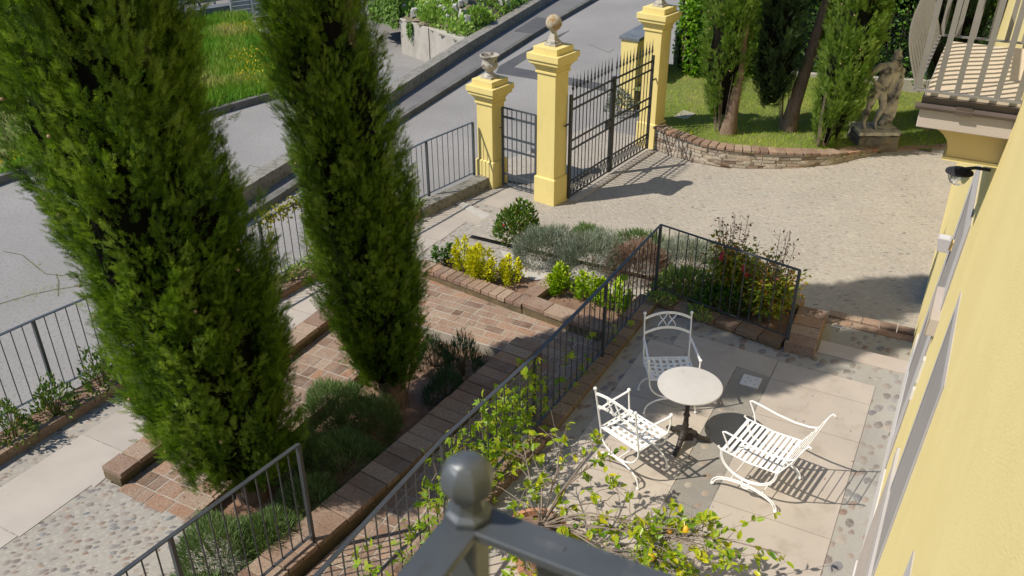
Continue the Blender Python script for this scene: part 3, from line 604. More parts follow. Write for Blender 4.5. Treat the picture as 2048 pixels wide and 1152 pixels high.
for q in range(17):
    s_ = random.uniform(.3, acc-.4); c, tt = along(s_); nr = Vector((tt.y, -tt.x, 0)); z = random.uniform(-.38, wtop(c.x)-.14); cc = c+nr*.055; L = random.uniform(.12, .42); hh = random.uniform(.07, .15)
    if z+hh/2 < wtop(c.x)-.06: rw.ball((cc.x, cc.y, z), .5, 5, (L, .035, hh), Matrix.Rotation(math.atan2(tt.y, tt.x), 3, 'Z'), jit=.12)
rw.build('masonry', m_wallbrick, t, off=t.location, bevel=.012)
mc = MB(); back = offset_line(LW, .22)
mc2 = offset_line(LW, -.045)
for i in range(len(LW)-1):
    z0_, z1_ = wtop(LW[i][0])-.06, wtop(LW[i+1][0])-.06; f_ = [mc2[i], mc2[i+1], back[i+1], back[i]]
    mc.add([(p[0], p[1], -.6) for p in f_]+[(f_[0][0], f_[0][1], z0_), (f_[1][0], f_[1][1], z1_), (f_[2][0], f_[2][1], z1_), (f_[3][0], f_[3][1], z0_)], [(3, 2, 1, 0), (4, 5, 6, 7), (0, 1, 5, 4), (1, 2, 6, 5), (2, 3, 7, 6), (3, 0, 4, 7)])
mc.build('mortar_core', m_conc, t, off=t.location)
cp = MB(); s_ = 0
while s_ < acc-.05:
    L = .155; c, tt = along(s_+L/2); nr = Vector((tt.y, -tt.x, 0)); cc = c-nr*.05
    cp.box((cc.x, cc.y, wtop(c.x)-.028+random.uniform(-.004, .004)), (L-.012, .27, .06), math.atan2(tt.y, tt.x)+random.uniform(-.03, .03)); s_ += L
cp.build('coping', m_brick, t, off=t.location, bevel=.012)
eg = MB(); coping(eg, [(-1.28, 17.50), (-.7, 17.96), (-.1, 18.36), (.5, 18.70)], .16, -.45, -.262, .22)
struct('lawn_edging', eg, m_brick)

# ---------------------------------------------------------------- gate pillars
def pillar(corner, rz, h, label, wsh=.36):
    """corner: base corner nearest the viewer; local +x runs along the face seen on the right"""
    c = Vector((corner[0], corner[1], B)); rot = Matrix.Rotation(rz, 3, 'Z'); pw = wsh+.06
    o = c+rot @ Vector((-pw/2, pw/2, 0)); t = thing('gate_pillar', label, 'pillar', (o.x, o.y, B), rz, 'yellow gate pillars')
    ph = .5; cap0 = h-.42
    MB().frustum((0, 0), -.3, ph-.02, pw, pw, pw, pw).frustum((0, 0), ph-.02, ph, pw, pw, wsh+.01, wsh+.01).build('plinth', m_yel, t, bevel=.006)
    MB().frustum((0, 0), ph, cap0, wsh, wsh, wsh, wsh).build('shaft', m_yel, t, bevel=.006)
    k = MB().frustum((0, 0), cap0, cap0+.035, wsh+.05, wsh+.05, wsh+.05, wsh+.05)
    k.frustum((0, 0), cap0+.035, cap0+.06, wsh+.03, wsh+.03, wsh+.04, wsh+.04)
    a = cap0+.06
    for i in range(4):
        f0, f1 = i/4, (i+1)/4; e = lambda f: wsh+.04+.14*(f*f*.75+.25*f); k.frustum((0, 0), a+.10*f0, a+.10*f1, e(f0), e(f0), e(f1), e(f1))
    k.frustum((0, 0), a+.10, a+.16, wsh+.20, wsh+.20, wsh+.20, wsh+.20).frustum((0, 0), a+.16, a+.26, wsh+.25, wsh+.25, wsh+.25, wsh+.25)
    k.frustum((0, 0), a+.26, a+.36, wsh+.10, wsh+.10, wsh+.10, wsh+.10); k.build('capital', m_yel, t, bevel=.005)
    return t, Vector((o.x, o.y, B+h))
GRZ = R(-10)
pL, tL = pillar((-7.12, 12.72), GRZ, 1.93, 'shorter yellow gate pillar with the stone urn, left of the small gate', .34)
pC, tC = pillar((-5.83, 12.49), GRZ, 2.68, 'tall yellow pillar standing between the small gate and the big gate')
pR, tR = pillar((-5.27, 15.86), GRZ, 2.68, 'tall yellow pillar at the far side of the big gate, by the lawn')
def ball_finial(loc, label):
    t = thing('ball_finial', label, 'finial', loc, GRZ, 'stone ball finials on the gate pillars')
    MB().box((0, 0, .02), (.22, .22, .04)).box((0, 0, .055), (.17, .17, .03)).frustum((0, 0), .07, .10, .15, .15, .12, .12).frustum((0, 0), .10, .2, .12, .12, .065, .065).frustum((0, 0), .2, .235, .065, .065, .09, .09).build('pedestal', m_stone, t, bevel=.006)
    MB().ball((0, 0, .345), .128, 14).build('ball', m_ballstone, t, smooth=60); return t
ball_finial(tC, 'lichen stained stone ball on top of the pillar between the two gates')
ball_finial(tR, 'stone ball on the far gate pillar, cut by the top of the view')
t = thing('stone_urn', 'weathered carved stone urn on the shorter left pillar', 'urn', tL, GRZ)
MB().box((0, 0, .02), (.23, .23, .04)).build('foot_slab', m_stone, t, bevel=.005)
wob = lambda a, z: 1+(.035*math.cos(a*12) if .12 < z < .25 else (.02*math.sin(a*7+z*40) if .25 <= z < .33 else 0))
MB().lathe([(.0, .04), (.105, .04), (.10, .06), (.06, .085), (.05, .11), (.075, .13), (.125, .17), (.14, .21), (.135, .25), (.128, .26), (.125, .33), (.15, .36), (.165, .372), (.165, .39), (.145, .392), (.12, .35), (.1, .3), (0, .28)], n=48, wob=wob).build('bowl', m_stone, t, smooth=45)

# ---------------------------------------------------------------- iron work
_unit = {}
def rod(name, parent, a, b, r, mat, square=False):
    """vertical or slanted rod as its own part; rods of one radius share a mesh"""
    key = (round(r, 4), mat.name, square)
    if key not in _unit:
        o = (MB().box((0, 0, .5), (2*r, 2*r, 1)) if square else MB().tube([(0, 0, 0), (0, 0, 1)], r, 8)).build(name, mat, None, smooth=None if square else 50)
        _unit[key] = o.data; bpy.data.objects.remove(o)
    o = bpy.data.objects.new(name, _unit[key]); d = Vector(b)-Vector(a)
    o.location = a; o.scale = (1, 1, d.length)
    if abs(d.x)+abs(d.y) > 1e-4: o.rotation_euler = d.to_track_quat('Z', 'Y').to_euler()
    return link(o, parent)
def railing(label, posts, h, zb, spacing, mat, pr=.016, br=.0065, rr=.015, group=None, bottom=.09, extra=None, name='iron_railing', flat=False, skip_end=False):
    t = thing(name, label, 'railing', (posts[0][0], posts[0][1], zb), 0, group); o = Vector(t.location)
    P3 = [Vector((p[0], p[1], p[2] if len(p) > 2 else zb)) for p in posts]
    tops = [p+Vector((0, 0, h)) for p in P3]; bots = [p+Vector((0, 0, bottom)) for p in P3]
    MB().strap(tops, .038, .012).build('top_rail', mat, t, off=o); MB().strap(bots, .03, .009).build('bottom_rail', mat, t, off=o)
    for p in P3: rod('post', t, p-o, p+Vector((0, 0, h))-o, pr, mat, True)
    for a, b in zip(P3[:-1], P3[1:]):
        k = max(2, round((b-a).length/spacing))
        for i in range(1, k):
            q = a.lerp(b, i/k); rod('baluster', t, q+Vector((0, 0, bottom))-o, q+Vector((0, 0, h))-o, br, mat)
    return t
railing('long dark terrace railing turning the corner by the nandina bed, hung with creeper', [(-1.27, 9.32, .09), (-3.06, 9.72, .1), (-3.10, 8.05, .1), (-3.16, 6.41, .1), (-3.29, 4.91, .1), (-3.29, 3.26, .1), (-3.29, 1.7, .1)], .98, .1, .135, m_iron, pr=.017, br=.0068, group='iron railings')
lr = railing('iron railing standing on the planter wall in the lower left corner', [(-4.50, 4.47, -.25), (-4.66, 3.16, -.25), (-4.78, 2.0, -.25), (-4.9, .9, -.25)], 1.14, -.25, .125, m_iron, pr=.018, br=.007, group='iron railings', bottom=.07)
railing('thin roadside fence running from the left pillar past both big cypresses', [(-7.51, 12.72, -.2), (-7.76, 11.62, -.22), (-7.98, 9.85, -.25), (-8.2, 8.09, -.27), (-8.42, 6.3, -.27), (-8.68, 4.95, -.27), (-8.92, 3.3, -.27), (-9.1, 1.8, -.27)], .98, -.25, .125, m_irongrey, pr=.018, br=.0062, group='iron railings', bottom=.05)

# small gate
g0, g1 = Vector((-7.03, 12.92, B+.04)), Vector((-6.33, 12.80, B+.04)); GH = 1.42
t = thing('garden_gate', 'small iron pedestrian gate with five bars between two yellow pillars', 'gate', g0); 
rod('stile', t, (0, 0, 0), (0, 0, GH), .018, m_irongrey, True); rod('stile', t, g1-g0, g1-g0+Vector((0, 0, GH)), .018, m_irongrey, True)
for z, wd in ((0.03, .03), (.22, .04), (.68, .04), (.9, .04), (1.26, .04), (GH, .03)): MB().strap([(0, 0, z), tuple(g1-g0+Vector((0, 0, z)))], .012, wd).build('rail', m_irongrey, t)
for i in range(1, 7): q = (g1-g0)*i/7; rod('bar', t, q, q+Vector((0, 0, GH)), .009, m_irongrey)
MB().box(tuple((g1-g0)*.93+Vector((0, 0, .78))), (.09, .04, .07), R(-10)).build('lock_box', m_irongrey, t)
MB().tube([(-.06, 0, 1.05), (0.0, 0, 1.05)], .01).build('hinge', m_gate, t)
# big gate: two leaves
def leaf(h0, h1, label, lock):
    h0 = Vector((h0[0], h0[1], B+.05)); h1 = Vector((h1[0], h1[1], B+.05)); d = h1-h0; L = d.length
    t = thing('gate_leaf', label, 'gate', h0, math.atan2(d.y, d.x), 'two leaves of the big iron gate')
    H0, H1 = 1.72, 2.12
    rod('stile', t, (0, 0, 0), (0, 0, H0+.1), .02, m_gate, True); rod('stile', t, (L, 0, 0), (L, 0, H0+.05), .024, m_gate, True)
    for z in (.02, .30, .86, 1.02, 1.56, 1.72): MB().strap([(0, 0, z), (L, 0, z)], .014, .036 if z > .1 else .03).build('rail', m_gate, t)
    k = 12
    for i in range(1, k+1):
        x = (i-.5)*L/k; b = rod('bar', t, (x, 0, .02), (x, 0, H0+.16), .0085, m_gate)
        zz = H0+.16
        s = MB().lathe([(0, zz-.03), (.014, zz), (.024, zz+.035), (.012, zz+.065), (.016, zz+.085), (.008, zz+.14), (0, zz+.27)], (x, 0, 0), 8).build('spear_tip', m_gate, t, smooth=60)
    sc = MB()
    for i in range(k):
        x = i*L/k+L/k/2
        for sx in (-1, 1):
            sc.tube([(x+sx*.045*math.sin(math.pi*q/8)*(1 if q < 8 else 1), 0, .04+.25*q/8) for q in range(9)], .007, 6)
            sc.tube([(x+sx*(.058-.022*math.cos(a)), 0, .22+.022*math.sin(a)) for a in [q*math.pi/4 for q in range(7)]], .005, 6)
    sc.build('scroll_band', m_gate, t)
    MB().tube([(-.17, 0, 1.34), (0, 0, 1.34)], .016, 8).build('hinge', m_gate, t)
    if lock: MB().box((L*.9, 0, .94), (.07, .05, .17)).build('lock_box', m_gate, t)
    return t
leaf((-5.74, 12.88), (-5.575, 14.28), 'near leaf of the big spear topped gate, hinged on the middle pillar', True)
leaf((-5.37, 15.74), (-5.565, 14.33), 'far leaf of the big spear topped gate, hinged by the lawn', False)
struct('gate_track', MB().strap([(-5.66, 12.9, B+.004), (-5.28, 15.75, B+.004)], .14, .02), pmat('threshold strip', (.42, .36, .30), (.47, .41, .34), 3, .7))
# yellow block with slate cap behind the far pillar
a, b_, c_ = Vector((-6.99, 18.28, B)), Vector((-6.58, 18.21, B)), Vector((-6.5, 20.2, B)); dd = c_-b_
t = thing('yellow_wall', 'yellow rendered wall block with a dark slate cap behind the far gate pillar', 'wall', (a.x, a.y, -.5)); o = t.location
MB().prism([xy(a), xy(b_), xy(c_), xy(a+dd)], -.5, 1.02).build('masonry', m_yel, t, off=o, bevel=.005)
e = .04; MB().prism([(a.x-e, a.y-e), (b_.x+e, b_.y-e), (c_.x+e, c_.y+e), (a.x+dd.x-e, a.y+dd.y+e)], 1.022, 1.09).build('cap', m_slate, t, off=o, bevel=.006)
t = thing('timber_fence', 'short run of pale grey vertical boards beside the hedge', 'fence', (-6.4, 20.3, -.4))
for i in range(7): MB().box((.02*i, .11*i, .55), (.03, .085, 1.2)).build('board', m_fencepost, t)

# concrete wall and metal fence at the far left
A_ = tuple(P(804, 106, -1.25))[:2]; q_ = P(862, 128, -1.25); A_ = (float(A_[0]), float(A_[1])); k_ = (-12.48-A_[0])/(q_.x-A_[0]); B_ = (-12.48, A_[1]+(q_.y-A_[1])*k_)
cw = thing('concrete_wall', 'stained pale concrete retaining wall at the foot of the planted bank', 'wall', (A_[0], A_[1], -1.2))
MB().prism([A_, B_, (B_[0], B_[1]+.3), (A_[0]-.05, A_[1]+.3)], -1.7, -.22).build('panel', m_conc, cw, off=cw.location, bevel=.01)
jt = MB(); q = Vector(A_).lerp(Vector(B_), .46); jt.box((q.x+.0, q.y-.004, -.74), (.02, .02, 1.02), math.atan2(B_[1]-A_[1], B_[0]-A_[0])).build('joint', m_dark, cw, off=cw.location)
f0 = P(385, 40, ROAD); f1 = P(463, 28, ROAD); f2 = P(545, 31, ROAD)
def slatfence(name, label, cat, a, b, z0, z1, posts, n=7):
    t = thing(name, label, cat, (a.x, a.y, z0)); d = b-a; L = d.length; t.rotation_euler = (0, 0, math.atan2(d.y, d.x)); sl = MB()
    for i in range(n): zz = (z1-z0)*(i+.5)/n; sl.box((L/2, 0, zz), (L, .02, (z1-z0)/n-.015))
    sl.build('slat_panel', m_fence, t)
    for i in range(posts): rod('post', t, (L*i/(posts-1), -.03, -.1), (L*i/(posts-1), -.03, z1-z0+.05), .03, m_fencepost, True)
    return t
slatfence('slat_fence', 'blue grey slatted metal fence on a dark low wall at the far left', 'fence', P(340, 46, ROAD), f1, -.05, .75, 5)
slatfence('slat_gate', 'blue grey slatted metal gate beside the far fence', 'gate', P(467, 42, ROAD), f2, ROAD+.05, .7, 3, 9)
fw_ = P(340, 62, ROAD); d = (f1-fw_); tag(MB().prism([xy(P(335, 60, ROAD)), xy(P(463, 40, ROAD)), xy(P(463, 34, ROAD)), xy(P(335, 50, ROAD))], -.6, -.06).build('dark_wall', m_slate), 'dark low wall under the slatted metal fence', 'wall')
gh = thing('far_house', 'brown rendered house front with a dark garage opening behind the metal fence', 'house', P(400, 0, ROAD)); g_ = gh.location; dv = (f1-P(340, 46, ROAD)).normalized(); nv = Vector((-dv.y, dv.x, 0))
c0 = P(300, 20, ROAD)+nv*1.2; c1 = P(620, -10, ROAD)+nv*1.2
MB().prism([xy(c0), xy(c1), xy(c1+nv*5), xy(c0+nv*5)], -.6, 4).build('wall', m_brickwall2, gh, off=g_)
q0 = c0.lerp(c1, .28); q1 = c0.lerp(c1, .62); MB().prism([xy(q0-nv*.02), xy(q1-nv*.02), xy(q1+nv*.1), xy(q0+nv*.1)], -.5, 2.2).build('garage_door', m_dark, gh, off=g_)
# ---------------------------------------------------------------- the house: a slightly battered facade along Y
X0, LEAN = .06, .0575
def W(s, z, off=0.0): return (X0+LEAN*z-off, s, z)
hs = thing('house', 'pale yellow rendered house front on the right, with grey trim', 'house', (X0, 4, 0)); ho = Vector(hs.location)
def slab(mb, s0, s1, z0, z1, off, th=.06):
    v = [W(s0, z0, off), W(s1, z0, off), W(s1, z1, off), W(s0, z1, off), W(s0, z0, off-th), W(s1, z0, off-th), W(s1, z1, off-th), W(s0, z1, off-th)]
    return mb.add(v, [(0, 1, 2, 3)[::-1], (4, 5, 6, 7), (0, 4, 5, 1)[::1], (1, 5, 6, 2), (2, 6, 7, 3), (3, 7, 4, 0)])
MB().add([W(-4, -.9), W(24, -.9), W(24, 9), W(-4, 9), (5, -4, -.9), (5, 24, -.9), (5, 24, 9), (5, -4, 9)], [(3, 2, 1, 0), (4, 5, 6, 7), (0, 1, 5, 4), (1, 2, 6, 5), (2, 3, 7, 6), (3, 0, 4, 7)]).build('wall', m_house, hs, off=ho)
slab(MB(), -4, 6.25, 0.0, 1.22, .02, .03).build('dado', m_grey, hs, off=ho)
slab(MB(), -4, 6.25, 1.221, 1.31, .028, .04).build('dado_cap', m_greyband, hs, off=ho, bevel=.004)
slab(MB(), -4, 6.25, -.02, .03, .034, .05).build('skirting', m_white, hs, off=ho)
slab(MB(), 6.26, 9.7, -.3, .40, .012, .045).build('skirting', m_white, hs, off=ho)
def window(s0, s1, z0, z1, b=.09, name='window'):
    f = MB(); slab(f, s0, s0+b, z0, z1, .008, .03); slab(f, s1-b, s1, z0, z1, .008, .03); slab(f, s0+b+.001, s1-b-.001, z1-b, z1, .008, .03)
    w_ = f.build(name, m_greyband, hs, off=ho, bevel=.003)
    p_ = MB(); slab(p_, s0+b+.002, s1-b-.002, z0+.01, z1-b-.002, .005, .03); p_.build('shutter', m_shut, w_, off=ho)
    return w_
window(4.62, 5.78, 1.32, 3.0); window(2.12, 3.28, 1.32, 2.98); window(-.6, .6, 1.32, 2.98)
dr = MB(); slab(dr, 7.12, 7.6, 0.41, 2.9, .012, .06); slab(dr, 8.86, 9.2, .41, 2.75, .012, .06); slab(dr, 7.61, 8.85, 2.6, 2.9, .012, .06)
dd_ = dr.build('door_surround', m_greyband, hs, off=ho, bevel=.006)
pd_ = MB(); slab(pd_, 7.61, 8.85, .05, 2.595, .008, .03); pd_.build('door_leaf', m_shut, dd_, off=ho)
sb = MB(); slab(sb, 6.95, 7.55, 1.96, 2.12, .075, .08); sb.build('sill', m_grey, hs, off=ho, bevel=.006)
# far balcony over the door
bal = MB(); BX = -.29
bal.prism([(BX, 6.43), (.5, 6.43), (.5, 7.95), (BX, 7.95)], 3.83, 3.975); bs = bal.build('balcony_slab', m_grey, hs, off=ho, bevel=.006)
MB().prism([(BX+.02, 6.46), (.5, 6.46), (.5, 7.93), (BX+.02, 7.93)], 4.045, 4.075).build('balcony_tiles', m_tile, bs, off=(0, 0, 0))
gu = MB().box((.1, 6.445, 4.01), (.78, .05, .068)); gu.tube([(BX-.03, 6.405, 3.985), (.33, 6.405, 3.985)], .022, 10).box((-.02, 6.41, 3.985), (.10, .05, .055)).build('gutter', m_gutter, bs)
cb = MB(); pr = [(.5, 3.83), (-.215, 3.83), (-.215, 3.79)]+[(-.215+.15*math.sin(R(a)), 3.79-.15*(1-math.cos(R(a)))) for a in range(15, 91, 15)]+[(-.065, 3.60), (.5, 3.60)]
for s0 in (6.60, 7.58):
    v = [(x, s0, z) for x, z in pr]+[(x, s0+.24, z) for x, z in pr]; k = len(pr)
    MB().add(v, [tuple(range(k)), tuple(range(2*k-1, k-1, -1))]+[(i, k+i, k+(i+1) % k, (i+1) % k) for i in range(k)]).build('corbel', m_cream, bs)
    MB().prism([(-.085, s0-.02), (.4, s0-.02), (.4, s0+.26), (-.085, s0+.26)], 3.575, 3.598).build('corbel_cap', m_house, bs)
bs.location = (0, 0, 0); bs.data.transform(Matrix.Translation(ho)); bs.matrix_parent_inverse = Matrix.Translation(-ho)
rl = MB(); zr = 4.10; RX = BX-.05
ring = [(.31, 6.37, zr), (RX, 6.37, zr), (RX, 8.0, zr), (.31, 8.0, zr)]
rl.strap(ring[:2], .035, .012).strap(ring[1:3], .035, .012).strap(ring[2:], .035, .012)
ring = [(.38, 6.37, zr+.98), (RX-.02, 6.37, zr+.98), (RX-.02, 8.0, zr+.98), (.38, 8.0, zr+.98)]
br_ = rl.build('balcony_railing', m_balc, hs); MB().strap(ring[:2], .05, .012).strap(ring[1:3], .05, .012).strap(ring[2:], .05, .012).build('top_rail', m_balc, br_); br_.matrix_parent_inverse = Matrix.Translation(-ho)
def bow(t): return .10*math.sin(math.pi*min(1, t*1.25))**1.3 if t < .8 else .0
for i in range(6):
    x = RX+.015+.118*i
    MB().strap([(x+.02*t, 6.37-.03*math.sin(math.pi*t), zr+.98*t) for t in [q/8 for q in range(9)]], .035, .01, upv=(0, 1, 0)).build('baluster', m_balc, br_)
    MB().strap([(x+.02*t, 8.0+.03*math.sin(math.pi*t), zr+.98*t) for t in [q/8 for q in range(9)]], .035, .01, upv=(0, 1, 0)).build('baluster', m_balc, br_)
for i in range(14):
    s_ = 6.39+.1225*i
    MB().strap([(RX-bow(t)-.02*t, s_, zr+.98*t) for t in [q/14 for q in range(15)]], .04, .01, upv=(1, 0, 0)).build('baluster', m_balc, br_)
# the viewer's own balcony: railing corner with a ball finial
NX, NY, NZ = -.462, .742, 5.052
nr = MB().prism([(NX-.03, -1.2), (.4, -1.2), (.4, NY-.02), (NX-.03, NY-.02)], 3.83, 4.05).build('balcony_slab', m_grey, hs); nr.matrix_parent_inverse = Matrix.Translation(-ho)
tr = MB().prism([(NX-.026, NY-1.9), (NX+.026, NY-1.9), (NX+.026, NY-.026), (.45, NY-.026), (.45, NY+.026), (NX-.026, NY+.026)], NZ-.007, NZ+.007)
nrl = tr.build('balcony_railing', m_rail, hs, bevel=.002); nrl.matrix_parent_inverse = Matrix.Translation(-ho)
MB().box((NX, NY, NZ-.5), (.04, .04, .985)).build('corner_post', m_rail, nrl, bevel=.003)
MB().box((NX, NY-.9, 4.12), (.03, 1.75, .012)).box(((NX+.4)/2, NY, 4.12), (.4-NX, .03, .012)).build('bottom_rail', m_rail, nrl)
for i in range(1, 9): MB().strap([(NX-.07*math.sin(math.pi*t), NY-.115*i, 4.12+.94*t) for t in [q/8 for q in range(9)]], .04, .01, upv=(1, 0, 0)).build('baluster', m_rail, nrl)
for i in range(1, 7): MB().strap([(NX+.118*i, NY+.05*math.sin(math.pi*t), 4.12+.94*t) for t in [q/8 for q in range(9)]], .04, .01, upv=(0, 1, 0)).build('baluster', m_rail, nrl)
oc = MB(); prof = [(0, .0), (.032, .0), (.032, .010), (.024, .016), (.021, .026), (.020, .036)]+[(max(.0, .036*math.sin(R(a))), .064-.036*math.cos(R(a))) for a in range(30, 181, 10)]
oc.lathe(prof, (NX, NY, NZ+.006), 8); oc.build('ball_finial', m_rail, nrl, smooth=24, bevel=.0015)
# lamps and the little box on the wall
t = thing('wall_lamp', 'glass dome lamp with a dark cap under the far balcony', 'lamp', (.05, 7.15, 3.3))
MB().lathe([(0, .03), (.05, .028), (.098, .006), (.10, -.006), (.03, -.004), (0, -.004)], n=28).build('cap', m_lampmetal, t, smooth=40)
MB().lathe([(.08, -.008), (.078, -.04), (.06, -.078), (.03, -.10), (0, -.104)], n=28).build('glass_dome', m_glass, t, smooth=60)
MB().tube([(0, 0, .02), (.10, 0, .05), (.22, 0, .05)], .014).build('arm', m_lampmetal, t)
t = thing('wall_lamp', 'square up and down light bracketed to the yellow wall above the driveway', 'lamp', (.085, 8.7, 2.0))
MB().frustum((0, 0), -.07, .07, .10, .10, .12, .12).build('shade', m_greyband, t, bevel=.004); MB().box((.07, 0, 0), (.1, .07, .09)).build('bracket', m_cream, t)
MB().box((0, 0, .072), (.09, .09, .004)).build('glass', m_white, t)
t = thing('junction_box', 'small white cable box on the yellow wall beside the door', 'box', W(7.0, 1.42, .02)); bx = MB(); q = t.location
slab(bx, 6.96, 7.03, 1.48, 1.72, .022, .03).build('cover', m_white, t, off=q, bevel=.004); slab(MB(), 6.97, 7.02, 1.30, 1.41, .02, .02).build('conduit', m_white, t, off=q)

# ---------------------------------------------------------------- table and chairs
P0 = P(1367, 886, 0); t = thing('bistro_table', 'round pale marble bistro table on a black iron pedestal', 'table', (P0.x, P0.y, .008), R(20))
MB().lathe([(0, .70), (.30, .70), (.315, .704), (.318, .714), (.314, .723), (.30, .725), (0, .725)], n=64).build('tabletop', m_marble, t, smooth=30)
MB().lathe([(0, .14), (.05, .14), (.042, .17), (.03, .20), (.034, .23), (.028, .25), (.024, .33), (.034, .345), (.034, .36), (.024, .375), (.022, .50), (.032, .515), (.032, .53), (.022, .545), (.024, .62), (.05, .66), (.09, .69), (.09, .698), (0, .698)], n=20).build('column', m_cast, t, smooth=40)
for i in range(3):
    a = R(8+120*i); f = lambda r, z: (r*math.cos(a), r*math.sin(a), z); L = MB()
    L.tube([f(.01, .15), f(.06, .145), f(.11, .10), f(.16, .06), (.215*math.cos(a), .215*math.sin(a), .045), f(.245, .03)], lambda u: .038-.016*u, 8)
    L.ball(f(.245, .024), .024, 6, (1.1, 1.1, 1.0)); L.ball(f(.10, .115), .034, 6, (1, 1, 1.1)).box(f(.05, .09), (.09, .02, .12), a); L.build('leg', m_cast, t, smooth=45)

def arc(f, n=16): return [f(i/n) for i in range(n+1)]
def woven_chair(label, loc, rz):
    """front = +y; curule frames in the front and back planes"""
    t = thing('garden_chair', label, 'chair', loc, rz, 'two woven white garden chairs'); Wd, Dp, sz = .245, .205, .44
    for yy, nm in ((-Dp, 'back_legs'), (Dp, 'front_legs')):
        m = MB().tube(arc(lambda u: (Wd*math.cos(math.pi*(1+u)), yy, sz-.235*math.sin(math.pi*u)**.8 if 0 < u < 1 else sz)), .0090, 8)
        m.tube(arc(lambda u: (-(Wd+.03)*math.cos(math.pi*u), yy*1.04, .008+.195*math.sin(math.pi*u)**.75)), .0090, 8)
        for sx in (-1, 1): m.ball((sx*(Wd+.03), yy*1.04, .012), .016, 6)
        m.build(nm, m_wpaint, t, smooth=50)
    MB().tube([(0, -Dp, .204), (0, Dp, .204)], .008).build('stretcher', m_wpaint, t, smooth=50)
    lean = lambda z: -Dp-.10*max(0, z-sz)/.5
    for sx in (-1, 1):
        MB().tube([(sx*Wd, lean(sz), sz-.02), (sx*(Wd+.004), lean(.7), .70), (sx*(Wd+.006), lean(.93), .93)], .0090).ball((sx*(Wd+.006), lean(.94), .945), .018, 8).build('back_post', m_wpaint, t, smooth=50)
        MB().tube([(sx*Wd, Dp, sz-.01), (sx*(Wd+.02), Dp+.005, .56), (sx*(Wd+.024), Dp, .655)], .0088).ball((sx*(Wd+.024), Dp, .672), .018, 8).build('front_post', m_wpaint, t, smooth=50)
        MB().strap([(sx*(Wd+.006), lean(.67), .665), (sx*(Wd+.014), -.02, .672), (sx*(Wd+.024), Dp, .66)], .022, .008).build('armrest', m_wpaint, t)
    fr = MB().tube([(-Wd, -Dp, sz), (Wd, -Dp, sz)], .009).tube([(-Wd, Dp, sz), (Wd, Dp, sz)], .009)
    for sx in (-1, 1): fr.tube([(sx*Wd, -Dp, sz), (sx*Wd, Dp, sz)], .009)
    fr.build('seat_frame', m_wpaint, t, smooth=50)
    sag = lambda x, y: -.028*(1-(x/Wd)**2)*(1-.6*(y/Dp)**2)
    for i in range(7):
        x = -Wd+.035+i*(2*Wd-.07)/6; MB().strap([(x, y, sz+.006+sag(x, y)+(.005 if (i+j) % 2 else -.005)) for j, y in enumerate([-Dp+q*(2*Dp)/12 for q in range(13)])], .03, .004).build('strap', m_wpaint, t)
    for i in range(6):
        y = -Dp+.03+i*(2*Dp-.06)/5; MB().strap([(x, y, sz+.006+sag(x, y)+(-.006 if (i+j) % 2 else .006)) for j, x in enumerate([-Wd+q*(2*Wd)/14 for q in range(15)])], .03, .004).build('strap', m_wpaint, t)
    for z0, bw in ((.72, .055), (.885, .055)):
        MB().strap([(x, lean(z0)-.028*(1-(x/Wd)**2), z0+bw*(1-(x/Wd)**2)) for x in [-Wd+q*Wd/7 for q in range(15)]], .008, .028).build('back_rail', m_wpaint, t)
    orn = MB(); yb = lean(.84)-.026
    for cx_ in (-.05, .05):
        for sx in (-1, 1):
            orn.strap([(cx_+sx*.042*math.cos(math.pi*u), yb, .775+.165*u) for u in [q/10 for q in range(11)]], .006, .016, upv=(0, 1, 0))
    orn.build('back_ornament', m_wpaint, t); return t
woven_chair('white woven iron armchair standing in the shade behind the round table', (-2.19, 7.68, .008), R(-151))
woven_chair('white woven iron armchair left of the table, its back to the railing', (-2.15, 6.53, .008), R(-21))
# slatted curule chair
t = thing('garden_chair', 'white slatted iron armchair on the right of the table, back to the house', 'chair', (-1.0, 6.86, .008), R(80)); Wd, Dp, sz = .285, .28, .44
for sx in (-1, 1):
    x = sx*Wd; m = MB()
    for e_ in (0, .022): m.tube(arc(lambda u: (x, (Dp-e_*.7)*math.cos(math.pi*(1-u)), sz+.012-e_*.2-(.245-e_)*math.sin(math.pi*u)**.85)), .0065, 8)
    for e_ in (0, .022): m.tube(arc(lambda u: (x, (Dp+.05-e_)*math.cos(math.pi*(1-u)), .008+(.165-e_)*math.sin(math.pi*u)**.8)), .0065, 8)
    m.tube([(x, .043*math.cos(a), .165+.043*math.sin(a)) for a in [q*math.pi/8 for q in range(16)]], .007, 6, closed=True)
    for sy in (-1, 1): m.ball((x, sy*(Dp+.04), .016), .018, 6)
    m.build('side_legs', m_wpaint, t, smooth=50)
    MB().tube([(x, Dp+.015, sz+.02), (x, Dp, sz+.012), (x, 0, sz-.012), (x, -Dp, sz+.012)], .0075).tube([(x, Dp+.015, sz+.02), (x, Dp+.03, sz+.03), (x, Dp+.02, sz+.042)], .008).build('seat_rail', m_wpaint, t, smooth=50)
    MB().tube([(x, -Dp, sz+.012), (x, -Dp-.10, .62), (x, -Dp-.20, .84), (x, -Dp-.225, .875), (x, -Dp-.245, .868), (x, -Dp-.24, .855)], .007).build('back_post', m_wpaint, t, smooth=50)
    MB().tube([(x, Dp-.09, sz), (x*1.02, Dp-.06, .54), (x*1.03, Dp-.02, .62), (x*1.03, Dp+.0, .66), (x*1.03, Dp-.03, .675)], .008).build('arm_post', m_wpaint, t, smooth=50)
    MB().strap([(x*1.03, Dp-.02, .672), (x*1.03, Dp-.12, .66), (x*1.02, 0, .635), (x*1.01, -Dp+.1, .625), (x, -Dp-.04, .64), (x, -Dp-.115, .665)], .022, .007).build('armrest', m_wpaint, t, bevel=.002)
